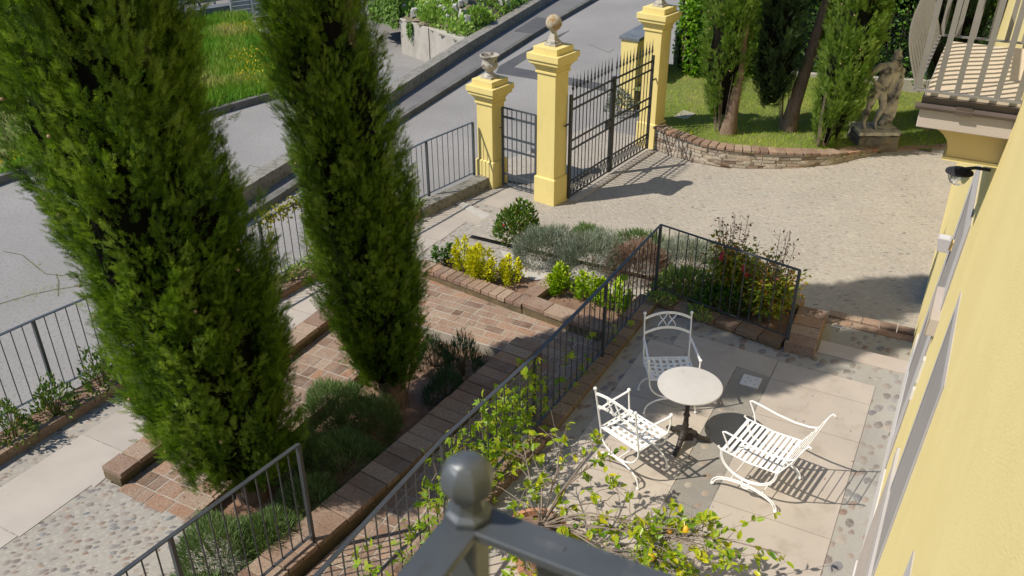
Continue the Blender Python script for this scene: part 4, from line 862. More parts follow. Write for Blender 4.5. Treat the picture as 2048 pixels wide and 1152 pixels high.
for i in range(11):
    y = Dp-.02-i*(2*Dp-.04)/10; z = sz+.014-.022*(1-(y/Dp)**2); MB().strap([(-Wd, y, z), (Wd, y, z)], .031, .004).build('seat_slat', m_wpaint, t)
for i in range(5):
    u = (i+.6)/5; MB().tube([(-Wd, -Dp-.215*u, sz+.02+.41*u), (Wd, -Dp-.215*u, sz+.02+.41*u)], .0045).build('back_rung', m_wpaint, t, smooth=50)
for y in (-.16, .16): MB().tube([(-Wd, y, .125), (Wd, y, .125)], .005).build('stretcher', m_wpaint, t, smooth=50)
# terracotta pot for the lemon tree
t = thing('terracotta_pot', 'terracotta pot holding the lemon tree, below the balcony corner', 'pot', (-2.40, 4.93, .0))
MB().lathe([(0, .0), (.17, .0), (.24, .36), (.265, .365), (.27, .43), (.235, .43), (.228, .37), (0, .37)], n=36).build('pot_body', m_terra, t, smooth=40)
MB().lathe([(0, .375), (.228, .375), (.22, .39), (.1, .405), (0, .40)], n=20).build('pot_soil', m_soil, t)

# ---------------------------------------------------------------- statue: one remeshed figure
def limb(mb, pts, rs, n=12):
    for (a, b, r0, r1) in zip(pts[:-1], pts[1:], rs[:-1], rs[1:]):
        mb.tube([Vector(a).lerp(Vector(b), i/4) for i in range(5)], lambda u: r0+(r1-r0)*u, n); mb.ball(a, r0, 6); mb.ball(b, r1, 6)
    return mb
def remesh(mb, name, mat, parent, voxel=.014, smooth=4):
    o = mb.build(name+'_src', mat); r = o.modifiers.new('r', 'REMESH'); r.mode = 'VOXEL'; r.voxel_size = voxel
    s = o.modifiers.new('s', 'SMOOTH'); s.factor = .5; s.iterations = smooth
    dg = bpy.context.evaluated_depsgraph_get(); me = bpy.data.meshes.new_from_object(o.evaluated_get(dg)); me.name = name
    bpy.data.objects.remove(o); me.materials.clear(); me.materials.append(mat); me.polygons.foreach_set('use_smooth', [True]*len(me.polygons))
    return link(bpy.data.objects.new(name, me), parent)
st = thing('statue', 'weathered stone statue of a standing nude figure leaning on a draped stump', 'statue', (-1.50, 17.66, -.27), R(28))
f = MB()
f.ball((.045, 0, 1.13), .165, 10, (1.0, .66, 1.05)).ball((.0, 0, 1.0), .135, 10, (1.0, .68, 1.0)).ball((-.05, 0, .86), .155, 10, (1, .75, .75)).ball((-.075, .0, .79), .15, 10, (1.0, .8, .7))
f.ball((.0, -.075, 1.19), .085, 8, (1.2, .6, .8)).ball((.14, -.07, 1.20), .08, 8, (1.1, .6, .8)).ball((.02, -.06, .98), .085, 8, (1, .6, 1.4))
f.ball((-.11, .09, .77), .09, 8).ball((.01, .09, .76), .085, 8)
limb(f, [(-.12, 0, 1.24), (.06, 0, 1.27), (.23, 0, 1.26)], [.075, .07, .075])
limb(f, [(.075, 0, 1.26), (.13, -.02, 1.36)], [.062, .056])
f.ball((.155, -.03, 1.46), .092, 10, (.82, .92, 1.12), Matrix.Rotation(R(-14), 3, 'Y')); f.ball((.185, -.085, 1.405), .045, 8, (1, .8, .9)); f.ball((.20, -.112, 1.445), .016, 6, (1, 1.2, 1.5)); f.ball((.19, -.10, 1.475), .03, 6, (1.6, .7, .5)); f.ball((.085, -.03, 1.45), .02, 6, (.6, 1, 1.5)); f.ball((.205, -.108, 1.41), .014, 6, (1.4, .8, .6))
limb(f, [(-.14, 0, 1.24), (-.31, .05, 1.04), (-.20, -.07, .94)], [.068, .048, .036]); f.ball((-.175, -.09, .92), .042, 8, (1.2, .7, 1)); limb(f, [(-.18, -.1, .925), (-.13, -.12, .91), (-.10, -.12, .89)], [.018, .016, .012]); limb(f, [(-.18, -.1, .90), (-.14, -.125, .88)], [.016, .011])
limb(f, [(.235, 0, 1.25), (.335, .03, 1.02), (.29, -.06, .82)], [.068, .048, .034]); f.ball((.275, -.09, .775), .04, 8, (.8, .8, 1.3)); limb(f, [(.28, -.1, .77), (.275, -.11, .71), (.265, -.11, .68)], [.018, .015, .012])
limb(f, [(-.14, 0, .78), (-.22, -.05, .44), (-.25, .0, .10)], [.108, .064, .04]); f.ball((-.245, .035, .29), .058, 8, (.9, .9, 1.5)); f.ball((-.21, -.01, .62), .088, 8, (.85, 1, 1.6))
limb(f, [(-.25, .0, .08), (-.26, -.10, .035), (-.265, -.15, .025)], [.045, .036, .026])
limb(f, [(.0, 0, .78), (.045, -.07, .44), (-.01, .03, .10)], [.108, .064, .04]); f.ball((.025, .03, .29), .058, 8, (.9, .9, 1.5)); f.ball((.035, -.03, .62), .086, 8, (.85, 1, 1.6))
limb(f, [(-.01, .03, .08), (-.03, -.08, .035), (-.045, -.14, .025)], [.045, .036, .026])
body = remesh(f, 'figure', m_statue, st, .013, 5); body.location.z = .365; body.scale = (.94,)*3
h = MB(); hr = [(.145, 0, 1.50), (.12, .03, 1.45), (.11, .03, 1.40), (.16, .045, 1.46), (.12, .0, 1.53), (.17, -.03, 1.545), (.10, .05, 1.36)]
for q in hr: h.ball(q, .05 if q[2] > 1.4 else .036, 8, jit=.12)
hair = remesh(h, 'hair', m_statue, st, .012, 2); hair.location.z = .365; hair.scale = (.94,)*3
s_ = MB()
for i in range(9):
    z = .04+i*.135; s_.ball((.24+.03*math.sin(i*1.3)+.012*i, .10+.03*math.cos(i), z), .13-.004*i, 8, (1.05, .8, .9), jit=.12)
for i in range(6):
    a = i/5; s_.tube([(.13+.20*a+.02*math.sin(i*2+q), .01-.05*math.sin(q*1.1+i)*.6, 1.20-q*.13-.02*i) for q in range(8)], lambda u: .045+.02*math.sin(u*9), 8)
sp = remesh(s_, 'draped_stump', m_statue, st, .015, 3); sp.location.z = .365; sp.scale = (.94,)*3
MB().box((0, .0, .33), (.80, .64, .07)).build('plinth_slab', m_stone, st, bevel=.012)
rk = MB().frustum((.0, .0), -.08, .27, .80, .66, .74, .60)
for i in range(26):
    a = i*2.4; rk.ball((.33*math.cos(a)*(1+.1*math.sin(i)), .27*math.sin(a), .02+.011*i*(.8+.2*math.sin(i*3))), .12+.03*math.sin(i*5), 6, (1.1, 1, .7), jit=.15)
ro = remesh(rk, 'rock_base', m_rock, st, .022, 2)
# ---------------------------------------------------------------- cypresses
def crown_points(prof, nt, base, lean, z0, z1):
    zs = np.array([p[0] for p in prof]); rs = np.array([p[1] for p in prof])
    zz = np.linspace(z0, z1, 400); wgt = np.interp(zz, zs, rs)+.05; cdf = np.cumsum(wgt)/wgt.sum()
    z = np.interp(rng.uniform(size=nt), cdf, zz); th = rng.uniform(0, 2*math.pi, nt); r = np.interp(z, zs, rs)
    return z, th, r
def cypress(name, label, base, prof, lean, ntuft, per, size, mats, trunk_r=.12, group=None, trunk_pts=None, cones=30, cx=(0, 0), tl=(.30, .55), zoff=0.0):
    t = thing(name, label, 'tree', base, 0, group); b = np.array(base); z0, z1 = prof[0][0], prof[-1][0]
    lz = lambda z: np.interp(z, [-1, 0, 4.6, 7.0, 12], [-1, 0, 4.6, 1.0, 0.0])
    axis = lambda z: np.stack([b[0]+cx[0]+lean[0]*lz(z), b[1]+cx[1]+lean[1]*lz(z), b[2]+z], -1)
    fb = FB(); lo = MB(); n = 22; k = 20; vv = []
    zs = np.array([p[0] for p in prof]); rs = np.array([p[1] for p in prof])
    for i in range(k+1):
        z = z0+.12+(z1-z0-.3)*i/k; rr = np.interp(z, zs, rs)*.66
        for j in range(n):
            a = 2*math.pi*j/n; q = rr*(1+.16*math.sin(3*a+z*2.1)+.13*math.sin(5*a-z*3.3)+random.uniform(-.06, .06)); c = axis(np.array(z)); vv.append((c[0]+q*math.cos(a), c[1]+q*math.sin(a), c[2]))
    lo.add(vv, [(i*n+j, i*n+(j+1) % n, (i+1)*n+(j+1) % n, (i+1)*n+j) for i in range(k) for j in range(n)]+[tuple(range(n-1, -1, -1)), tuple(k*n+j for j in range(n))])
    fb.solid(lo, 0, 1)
    z, th, r = crown_points(prof, ntuft, base, lean, z0, z1)
    rr = r*rng.uniform(.72, .98, ntuft)*(1+.10*np.sin(3*th+z*2.1)+.07*np.sin(5*th-z*3.3)); out = np.stack([np.cos(th), np.sin(th), np.zeros(ntuft)], 1); tan = np.stack([-np.sin(th), np.cos(th), np.zeros(ntuft)], 1)
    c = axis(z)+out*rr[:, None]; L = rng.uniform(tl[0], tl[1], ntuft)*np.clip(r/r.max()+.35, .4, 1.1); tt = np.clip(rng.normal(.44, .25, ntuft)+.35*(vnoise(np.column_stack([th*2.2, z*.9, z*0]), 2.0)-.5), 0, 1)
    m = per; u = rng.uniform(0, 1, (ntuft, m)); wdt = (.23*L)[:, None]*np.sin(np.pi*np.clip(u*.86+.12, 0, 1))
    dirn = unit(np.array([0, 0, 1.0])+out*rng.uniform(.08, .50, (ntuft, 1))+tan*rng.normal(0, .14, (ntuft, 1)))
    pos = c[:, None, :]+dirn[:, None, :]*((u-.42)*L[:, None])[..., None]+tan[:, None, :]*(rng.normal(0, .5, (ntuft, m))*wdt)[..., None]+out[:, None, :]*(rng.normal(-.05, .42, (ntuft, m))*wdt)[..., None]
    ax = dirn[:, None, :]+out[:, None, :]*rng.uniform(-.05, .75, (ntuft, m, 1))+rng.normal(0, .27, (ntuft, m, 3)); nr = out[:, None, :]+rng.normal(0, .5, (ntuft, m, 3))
    sz = size*rng.uniform(.65, 1.25, (ntuft, m)); ti = np.clip(tt[:, None]+.55*(u-.45)+rng.normal(0, .16, (ntuft, m)), 0, 1)  # tint rises outward along each tuft: sunlit tips painted into the colour
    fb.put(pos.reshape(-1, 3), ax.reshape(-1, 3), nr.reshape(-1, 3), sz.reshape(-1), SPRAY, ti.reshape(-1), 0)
    ns = ntuft//9; i = rng.integers(0, ntuft, ns)         # loose sprigs that break the outline
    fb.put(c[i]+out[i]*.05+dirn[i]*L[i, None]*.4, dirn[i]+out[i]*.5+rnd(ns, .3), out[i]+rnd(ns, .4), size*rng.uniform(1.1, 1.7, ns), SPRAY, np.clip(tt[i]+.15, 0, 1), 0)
    if cones:
        cm = MB(); z, th, r = crown_points(prof, cones, base, lean, z0+.3, z1)
        for q in range(cones):
            a = axis(np.array(z[q])); cm.ball((a[0]+r[q]*.99*math.cos(th[q]), a[1]+r[q]*.99*math.sin(th[q]), a[2]), .016, 4, jit=.1)
        fb.solid(cm, .5, 2)
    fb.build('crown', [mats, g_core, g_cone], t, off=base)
    tp = trunk_pts or [(0, 0, -.25), (lean[0]*.5, lean[1]*.5, .5), (lean[0]*2, lean[1]*2, 2), (lean[0]*lz(z1*.8), lean[1]*lz(z1*.8), z1*.8)]
    tr = MB().tube(tp, lambda u: trunk_r*(1.25-u*.9 if u > .1 else 1.5-u*2.5), 10); tr.build('trunk', m_bark, t, smooth=60)
    tw = MB()
    for q in range(16):
        a = random.uniform(0, 6.28); d = random.uniform(.05, .16); tw.tube([(d*math.cos(a), d*math.sin(a), random.uniform(-.05, .2)), (d*1.8*math.cos(a), d*1.8*math.sin(a), .6), (d*2.3*math.cos(a)+.03, d*2.3*math.sin(a), 1.2)], lambda u: .011*(1-u*.7), 5)
    tw.build('dead_twigs', m_twig, t)
    return t
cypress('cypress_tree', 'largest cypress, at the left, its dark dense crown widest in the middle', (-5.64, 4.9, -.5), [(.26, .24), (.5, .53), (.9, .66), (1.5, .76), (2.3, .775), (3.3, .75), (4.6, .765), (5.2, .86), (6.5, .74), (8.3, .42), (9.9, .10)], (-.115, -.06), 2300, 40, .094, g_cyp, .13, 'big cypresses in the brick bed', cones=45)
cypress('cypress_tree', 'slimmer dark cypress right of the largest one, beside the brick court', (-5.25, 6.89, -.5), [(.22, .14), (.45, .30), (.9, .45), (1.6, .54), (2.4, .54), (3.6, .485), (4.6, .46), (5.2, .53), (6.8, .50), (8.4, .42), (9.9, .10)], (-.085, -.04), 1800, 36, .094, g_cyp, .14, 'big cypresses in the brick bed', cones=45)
gR = 'cypresses on the lawn'
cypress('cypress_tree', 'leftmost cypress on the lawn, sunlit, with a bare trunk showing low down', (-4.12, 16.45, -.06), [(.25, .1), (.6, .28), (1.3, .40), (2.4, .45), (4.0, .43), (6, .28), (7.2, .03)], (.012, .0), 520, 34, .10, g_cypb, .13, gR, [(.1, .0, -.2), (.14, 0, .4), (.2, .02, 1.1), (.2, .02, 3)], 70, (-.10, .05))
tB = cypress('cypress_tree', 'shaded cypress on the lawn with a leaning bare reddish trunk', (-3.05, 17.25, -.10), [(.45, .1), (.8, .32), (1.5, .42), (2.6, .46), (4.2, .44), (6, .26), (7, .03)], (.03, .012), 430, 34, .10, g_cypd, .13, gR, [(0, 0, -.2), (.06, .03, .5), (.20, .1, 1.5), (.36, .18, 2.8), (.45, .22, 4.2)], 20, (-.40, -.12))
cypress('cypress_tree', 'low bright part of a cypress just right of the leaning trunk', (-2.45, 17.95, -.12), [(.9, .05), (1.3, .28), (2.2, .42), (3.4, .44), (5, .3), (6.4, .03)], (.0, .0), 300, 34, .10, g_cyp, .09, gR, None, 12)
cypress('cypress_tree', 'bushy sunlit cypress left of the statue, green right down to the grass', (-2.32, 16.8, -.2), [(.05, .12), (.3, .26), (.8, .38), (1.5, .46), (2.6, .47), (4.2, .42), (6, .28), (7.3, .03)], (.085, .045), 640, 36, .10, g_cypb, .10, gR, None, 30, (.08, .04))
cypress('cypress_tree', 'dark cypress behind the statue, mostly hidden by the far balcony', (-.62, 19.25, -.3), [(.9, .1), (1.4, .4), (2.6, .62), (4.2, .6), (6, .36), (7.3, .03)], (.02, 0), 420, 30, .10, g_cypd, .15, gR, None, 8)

# ---------------------------------------------------------------- shrubs
def mound(name, label, cat, loc, rx, ry, h, n, tmpl, size, mat, group=None, spiky=.7, stems=10, flat=1.0, gap=.0, up_=.6, extra=None, part='foliage', wob_=.18, lowz=0.02, stemmat=None):
    """a rounded shrub: leaves through a lumpy volume, stems below"""
    t = thing(name, label, cat, loc, random.uniform(0, 6), group)
    k = int(n*1.6); d = unit(rnd(k)); d[:, 2] = np.abs(d[:, 2])*flat; d = unit(d); rad = rng.uniform(.45, 1.0, k)**.45
    lump = 1+wob_*(vnoise(d*3.1+np.array(loc), 1.0)-.5)*2
    p = d*rad[:, None]*lump[:, None]*np.array([rx, ry, h]); p[:, 2] = np.maximum(p[:, 2], lowz+rng.uniform(0, .05, k))
    clump = vnoise(p*9/max(rx, .2)+np.array(loc)*3, 1.0)
    keep = clump > gap; p = p[keep][:n]; d = d[keep][:n]; clump = clump[keep][:n]; k = len(p)
    ax = d*spiky+np.array([0, 0, up_])+rnd(k, .33)
    fb = FB(); fb.put(p, ax, rnd(k, .6)+np.array([0, 0, .5]), size*rng.uniform(.6, 1.25, k), tmpl, np.clip(.15+.7*clump+rng.normal(0, .13, k), 0, 1))
    fb.build(part, mat, t)
    if stems:
        s = MB()
        for i in range(stems):
            a = random.uniform(0, 6.28); q = random.uniform(.2, .75); s.tube([(.02*math.cos(a), .02*math.sin(a), -.02), (q*rx*.5*math.cos(a), q*ry*.5*math.sin(a), h*.4), (q*rx*math.cos(a), q*ry*math.sin(a), h*.8)], lambda u: .008*(1-.6*u), 5)
        s.build('stems', stemmat or m_stem, t)
    if extra: extra(t, rx, ry, h)
    return t
gl = 'green lavender mounds in the planting bed'
for (x, y, rx, h, n, lab) in ((-5.62, 6.25, .46, .50, 8200, 'sunlit green lavender mound between the two big cypresses'), (-5.22, 6.25, .42, .44, 7000, 'green lavender mound next to the bare soil under the slimmer cypress'),
        (-5.05, 5.62, .46, .44, 7000, 'shaded lavender mound close against the long planter wall'), (-5.5, 5.45, .42, .42, 6000, 'dark lavender mound in the shadow right of the largest trunk'),
        (-4.95, 4.95, .34, .40, 4600, 'small shaded lavender mound just behind the last post of the lower railing')):
    mound('lavender_shrub', lab, 'shrub', (x, y, -.53), rx, rx*.95, h, n, NEEDLE, .066, g_lav, gl, 1.0, 8, gap=.18)
for (x, y, rx, h, lab) in ((-5.28, 4.02, .44, .46, 'bright lavender mound spilling onto the cobbles behind the lower railing'), (-4.98, 4.40, .34, .42, 'bright lavender mound between the lower railing and the largest cypress trunk'), (-5.05, 3.45, .40, .40, 'lavender mound at the bottom edge behind the lower railing')):
    mound('lavender_shrub', lab, 'shrub', (x, y, -.53), rx, rx, h, 7500, NEEDLE, .07, g_lav, 'lavender mounds behind the lower railing', 1.0, 8, gap=.16)
for (x, y, rx, h, lab) in ((-4.82, 7.75, .30, .55, 'dark upright rosemary in the corner of the planting bed'), (-4.72, 7.20, .26, .40, 'low dark rosemary along the planter wall'), (-5.25, 7.75, .25, .40, 'dark rosemary right beside the slimmer cypress trunk')):
    mound('rosemary_shrub', lab, 'shrub', (x, y, -.53), rx, rx, h, 1900, NEEDLE, .075, g_lavd, 'rosemary in the planting bed', .6, 10, gap=.22, up_=1.0)
# golden and lime shrubs
def upright(name, label, loc, r, h, n, mat, size, group=None, cat='shrub'):
    t = thing(name, label, cat, loc, random.uniform(0, 6), group); fb = FB(); spires = max(4, int(r*38)); st_ = MB()
    for i in range(spires):
        a = random.uniform(0, 6.28); q = r*math.sqrt(random.random())*.75; hh = h*random.uniform(.7, 1.05)*(1-.45*(q/r)**2); k = n//spires
        z = rng.uniform(.06, 1, k); ww = r*.36*np.sin(np.pi*np.clip(z*.85+.12, 0, 1)); p = np.column_stack([q*math.cos(a)*(1+.25*z)+rng.normal(0, .6, k)*ww, q*math.sin(a)*(1+.25*z)+rng.normal(0, .6, k)*ww, z*hh])
        o = p*[1, 1, 0]; ax = unit(o+1e-5)*.7+np.array([0, 0, .8])+rnd(k, .35)
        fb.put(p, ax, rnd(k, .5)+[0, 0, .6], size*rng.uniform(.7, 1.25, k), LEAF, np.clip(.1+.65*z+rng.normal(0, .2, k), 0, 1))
        st_.tube([(q*.3*math.cos(a), q*.3*math.sin(a), 0), (q*math.cos(a), q*math.sin(a), hh*.5), (q*1.2*math.cos(a), q*1.2*math.sin(a), hh*.93)], .005, 5)
    fb.build('foliage', mat, t); st_.build('stems', m_stem, t); return t
gy = 'golden shrubs in the planter'
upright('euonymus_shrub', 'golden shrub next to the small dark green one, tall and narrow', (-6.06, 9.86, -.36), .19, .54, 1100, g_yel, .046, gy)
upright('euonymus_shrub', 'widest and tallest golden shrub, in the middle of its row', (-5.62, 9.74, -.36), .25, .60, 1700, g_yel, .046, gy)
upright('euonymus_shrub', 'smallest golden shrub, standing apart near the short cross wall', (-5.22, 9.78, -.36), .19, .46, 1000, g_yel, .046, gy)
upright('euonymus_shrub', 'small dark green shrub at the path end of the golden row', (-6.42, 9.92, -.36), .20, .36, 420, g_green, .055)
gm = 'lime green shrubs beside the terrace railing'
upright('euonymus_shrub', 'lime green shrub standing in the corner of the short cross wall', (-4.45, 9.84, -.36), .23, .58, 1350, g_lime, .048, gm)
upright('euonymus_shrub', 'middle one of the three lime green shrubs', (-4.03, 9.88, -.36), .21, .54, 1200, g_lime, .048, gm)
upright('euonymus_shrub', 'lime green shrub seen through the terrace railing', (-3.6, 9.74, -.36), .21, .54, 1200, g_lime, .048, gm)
gs = 'tiny golden plants behind the curved wall'
upright('euonymus_shrub', 'tiny golden plant on the lawn nearest the big gate', (-5.0, 16.0, -.24), .09, .26, 160, g_yel, .05, gs)
upright('euonymus_shrub', 'tiny golden plant behind the curved wall, the one farther from the gate', (-4.62, 15.92, -.24), .10, .28, 180, g_yel, .05, gs)
def redflowers(n):
    def f(t, rx, ry, h):
        for i in range(n):
            a = random.uniform(0, 6.28); q = random.uniform(.5, 1); MB().ball((rx*q*math.cos(a), ry*q*math.sin(a), h*random.uniform(.5, .85)), .02, 5, jit=.25).build('flower', m_red, t)
    return f
mound('rose_bush', 'green rose bush with a few red blooms in front of the tall middle pillar', 'shrub', (-5.80, 11.12, -.4), .36, .34, .62, 1500, LEAF, .07, g_rose, None, .6, 12, gap=.12, extra=redflowers(3))
ge = 'grey lavender mounds in the bed by the driveway'
for (x, y, rx, h, mt, lab) in ((-5.15, 10.72, .50, .52, g_grey, 'silver grey lavender mound next to the red flowered rose bush'), (-4.42, 10.78, .62, .56, g_grey, 'silver grey lavender mound in the middle of the driveway bed'), (-3.72, 10.9, .46, .54, g_dry, 'dry reddish brown lavender mound by the corner of the terrace railing'), (-3.02, 11.3, .60, .54, g_grey, 'silver grey lavender mound seen through the short railing'), (-2.35, 11.35, .42, .40, g_grey, 'silver grey lavender mound behind the nandina')):
    mound('lavender_shrub', lab, 'shrub', (x, y, -.38), rx, rx*.8, h, 7000, NEEDLE, .07, mt, ge, 1.0, 8, gap=.14)
for (x, y, lab) in ((-4.75, 11.5, 'dark green juniper sprig between driveway and grey lavender, nearer the gate'), (-4.0, 11.75, 'dark green juniper sprig between driveway and grey lavender, nearer the railing corner')):
    mound('juniper', lab, 'shrub', (x, y, -.36), .42, .2, .26, 1500, NEEDLE, .09, g_lav, 'junipers along the driveway', .9, 6, gap=.2)
# nandina bed
mound('ground_cover', 'variegated ivy like cover filling the corner of the nandina bed', 'plant', (-2.72, 10.0, -.02), .42, .30, .42, 1900, DIAMOND, .07, g_var, None, .4, 8, gap=.1)
mound('ground_cover', 'dark leafy cover at the foot of the nandina', 'plant', (-2.1, 10.0, -.02), .55, .3, .40, 2000, LEAF, .06, g_green, None, .4, 8, gap=.12)
gv = 'small variegated plants spilling over the terrace kerb'
mound('creeping_plant', 'variegated creeping plant spilling over the terrace corner', 'plant', (-2.92, 9.55, .08), .2, .14, .12, 260, DIAMOND, .055, g_var, gv, .5, 5)
mound('creeping_plant', 'variegated creeping plant over the kerb behind the shaded chair', 'plant', (-2.38, 9.45, .07), .22, .12, .11, 260, DIAMOND, .055, g_var, gv, .5, 5)
def nandina(label, loc, r, h, n, twigs, group):
    t = thing('nandina_bush', label, 'shrub', loc, random.uniform(0, 6), group); fb = FB(); st_ = MB(); berries = []
    for i in range(n):
        a = random.uniform(0, 6.28); q = r*random.uniform(.1, 1); hh = h*random.uniform(.55, 1); tip = Vector((q*math.cos(a), q*math.sin(a), hh)); b0 = Vector((q*.25*math.cos(a), q*.25*math.sin(a), 0))
        st_.tube([b0, b0.lerp(tip, .5)+Vector((0, 0, .06)), tip], lambda u: .006*(1-.6*u), 5)
        for j in range(6):
            u = random.uniform(.3, 1); c = np.array(b0.lerp(tip, u)); k = 15; off = rnd(k, .065)*[1, 1, .6]; fb.put(c+off, unit(off+1e-4)+np.array([0, 0, -.1])+rnd(k, .3), [0, 0, 1]+rnd(k, .4), rng.uniform(.045, .075, k), LEAF, np.clip(rng.normal(.42, .26, k)+.25*(u-.6), 0, 1))
        if i % 6 == 0: berries.append(tip-Vector((0, 0, .12)))
    for i in range(twigs):
        a = random.uniform(0, 6.28); q = r*random.uniform(.2, .9); b0 = Vector((q*.5*math.cos(a), q*.5*math.sin(a), h*.5)); tip = Vector((q*math.cos(a), q*math.sin(a), h*random.uniform(1.15, 1.45)))
        st_.tube([b0, tip], .0035, 4)
        for j in range(8):
            c = b0.lerp(tip, .45+.55*j/8); e_ = c+Vector((random.uniform(-.09, .09), random.uniform(-.09, .09), random.uniform(.02, .09))); st_.tube([c, e_], .002, 4); fb.put([tuple(e_)], rnd(1), rnd(1), .045, LEAF, random.random(), 1)
    fb.build('foliage', [g_nan, g_nanr], t); st_.build('stems', m_twig, t)
    for b in berries: MB().ball(b, .032, 5, (1, 1, 1.2), jit=.3).build('berry_cluster', m_red, t)
    return t
gn = 'nandina bushes behind the short railing'
nandina('taller nandina bush with bare reddish twigs above the short railing', (-2.18, 10.12, 0), .34, .95, 34, 9, gn)
nandina('yellow green nandina bush at the brick end of the bed', (-1.68, 9.92, 0), .36, .78, 40, 7, gn)
# roses and cover along the roadside fence
gf = 'rose bushes in the fence planting strip'
for (x, y, h, lab) in ((-8.42, 4.20, .46, 'rose bush with reddish top leaves at the left picture edge'), (-8.40, 4.72, .36, 'low dark rose bush between two others under the left fence'), (-8.32, 5.32, .46, 'rose bush beside the edge of the largest cypress'), (-8.6, 3.6, .45, 'rose bush cut off by the left picture edge')):
    mound('rose_bush', lab, 'shrub', (x, y, -.33), .22, .28, h, 620, LEAF, .052, g_rose, gf, .6, 12, gap=.25, wob_=.4)
def cover(label, pts, n, mat, w=.16, h=.14, name='ground_cover'):
    a, b = np.array(pts[0]), np.array(pts[1]); u = rng.uniform(size=n); p = a+(b-a)*u[:, None]+np.column_stack([rng.normal(0, w*.5, n), rng.normal(0, w*.4, n), np.abs(rng.normal(0, h*.5, n))])
    fb = FB(); fb.put(p, rnd(n, .6)+[0, 0, .5], rnd(n, .4)+[0, 0, .8], rng.uniform(.035, .065, n), DIAMOND, np.clip(vnoise(p, 5)*.8+rng.normal(.1, .15, n), 0, 1)); o = fb.build(name, mat); return tag(o, label, 'plant', kind='stuff')
cover('pale green ground cover in the fence strip between the two big cypresses', [(-8.22, 7.3, -.25), (-7.95, 9.2, -.25)], 1500, g_var)
cover('ground cover with small blue flowers near the end of the roadside fence', [(-7.85, 10.2, -.25), (-7.7, 11.25, -.22)], 900, g_var, .14)
def vine(label, segs, n, mat, size=.05, name='climbing_vine', tmpl=LEAF, stem=True):
    t = thing(name, label, 'climber', segs[0][0]); o = np.array(segs[0][0]); fb = FB()
    for (a, b, k, spread) in segs:
        A, Bv = np.array(a), np.array(b); u = rng.uniform(size=k); p = A+(Bv-A)*u[:, None]+rnd(k)*np.array(spread)
        fb.put(p, rnd(k, .6)+[0, 0, -.25], rnd(k, .7)+[-.3, -.3, .6], size*rng.uniform(.6, 1.3, k), tmpl, np.clip(rng.normal(.42, .26, k), 0, 1))
        MB().tube([Vector(a).lerp(Vector(b), i/8)+Vector((random.uniform(-.03, .03), random.uniform(-.03, .03), random.uniform(-.02, .02))) for i in range(9)], .004, 5).build('vine_stem', m_twig, t, off=o)
    fb.build('leaves', mat, t, off=o)
    return t
vine('yellow green vine draped over the roadside fence between the big cypresses', [((-8.2, 8.15, .70), (-8.02, 9.6, .73), 520, (.05, .05, .05)), ((-8.19, 8.3, .7), (-8.2, 8.25, -.2), 90, (.03, .03, .05)), ((-8.1, 8.95, .7), (-8.12, 8.9, -.2), 80, (.03, .03, .05))], 0, g_vine, .06)
vine('sparse vine climbing the bars of the fence near the shorter pillar', [((-7.82, 11.25, -.2), (-7.8, 11.3, .45), 60, (.03, .03, .05)), ((-7.9, 10.6, -.2), (-7.88, 10.65, .35), 60, (.03, .03, .05)), ((-8.0, 10.0, -.2), (-7.98, 10.0, .7), 70, (.03, .03, .05))], 0, g_vine, .045)
# creeper on the terrace railing
segs = []
for y, zt, k in ((3.3, .75, 42), (3.7, .9, 56), (4.15, .55, 48), (4.55, .98, 90), (4.9, 1.0, 110), (5.2, .9, 130), (5.5, 1.02, 150), (5.75, .95, 150), (6.0, .9, 150), (6.3, .98, 110), (6.6, 1.0, 60), (7.1, .95, 26), (7.7, .9, 20), (8.3, .6, 14), (8.8, .95, 16)):
    x = -3.27 if y < 5 else -3.27+(y-5)*.043; dx = random.uniform(-.1, .2); k = int(k*.62); segs.append(((x+.05, y-dx, .12), (x, y+dx, zt), k, (.06, .09, .08)))
vine('bright green five fingered creeper climbing the long terrace railing', segs, 0, g_creep, .078, 'virginia_creeper', PALM)
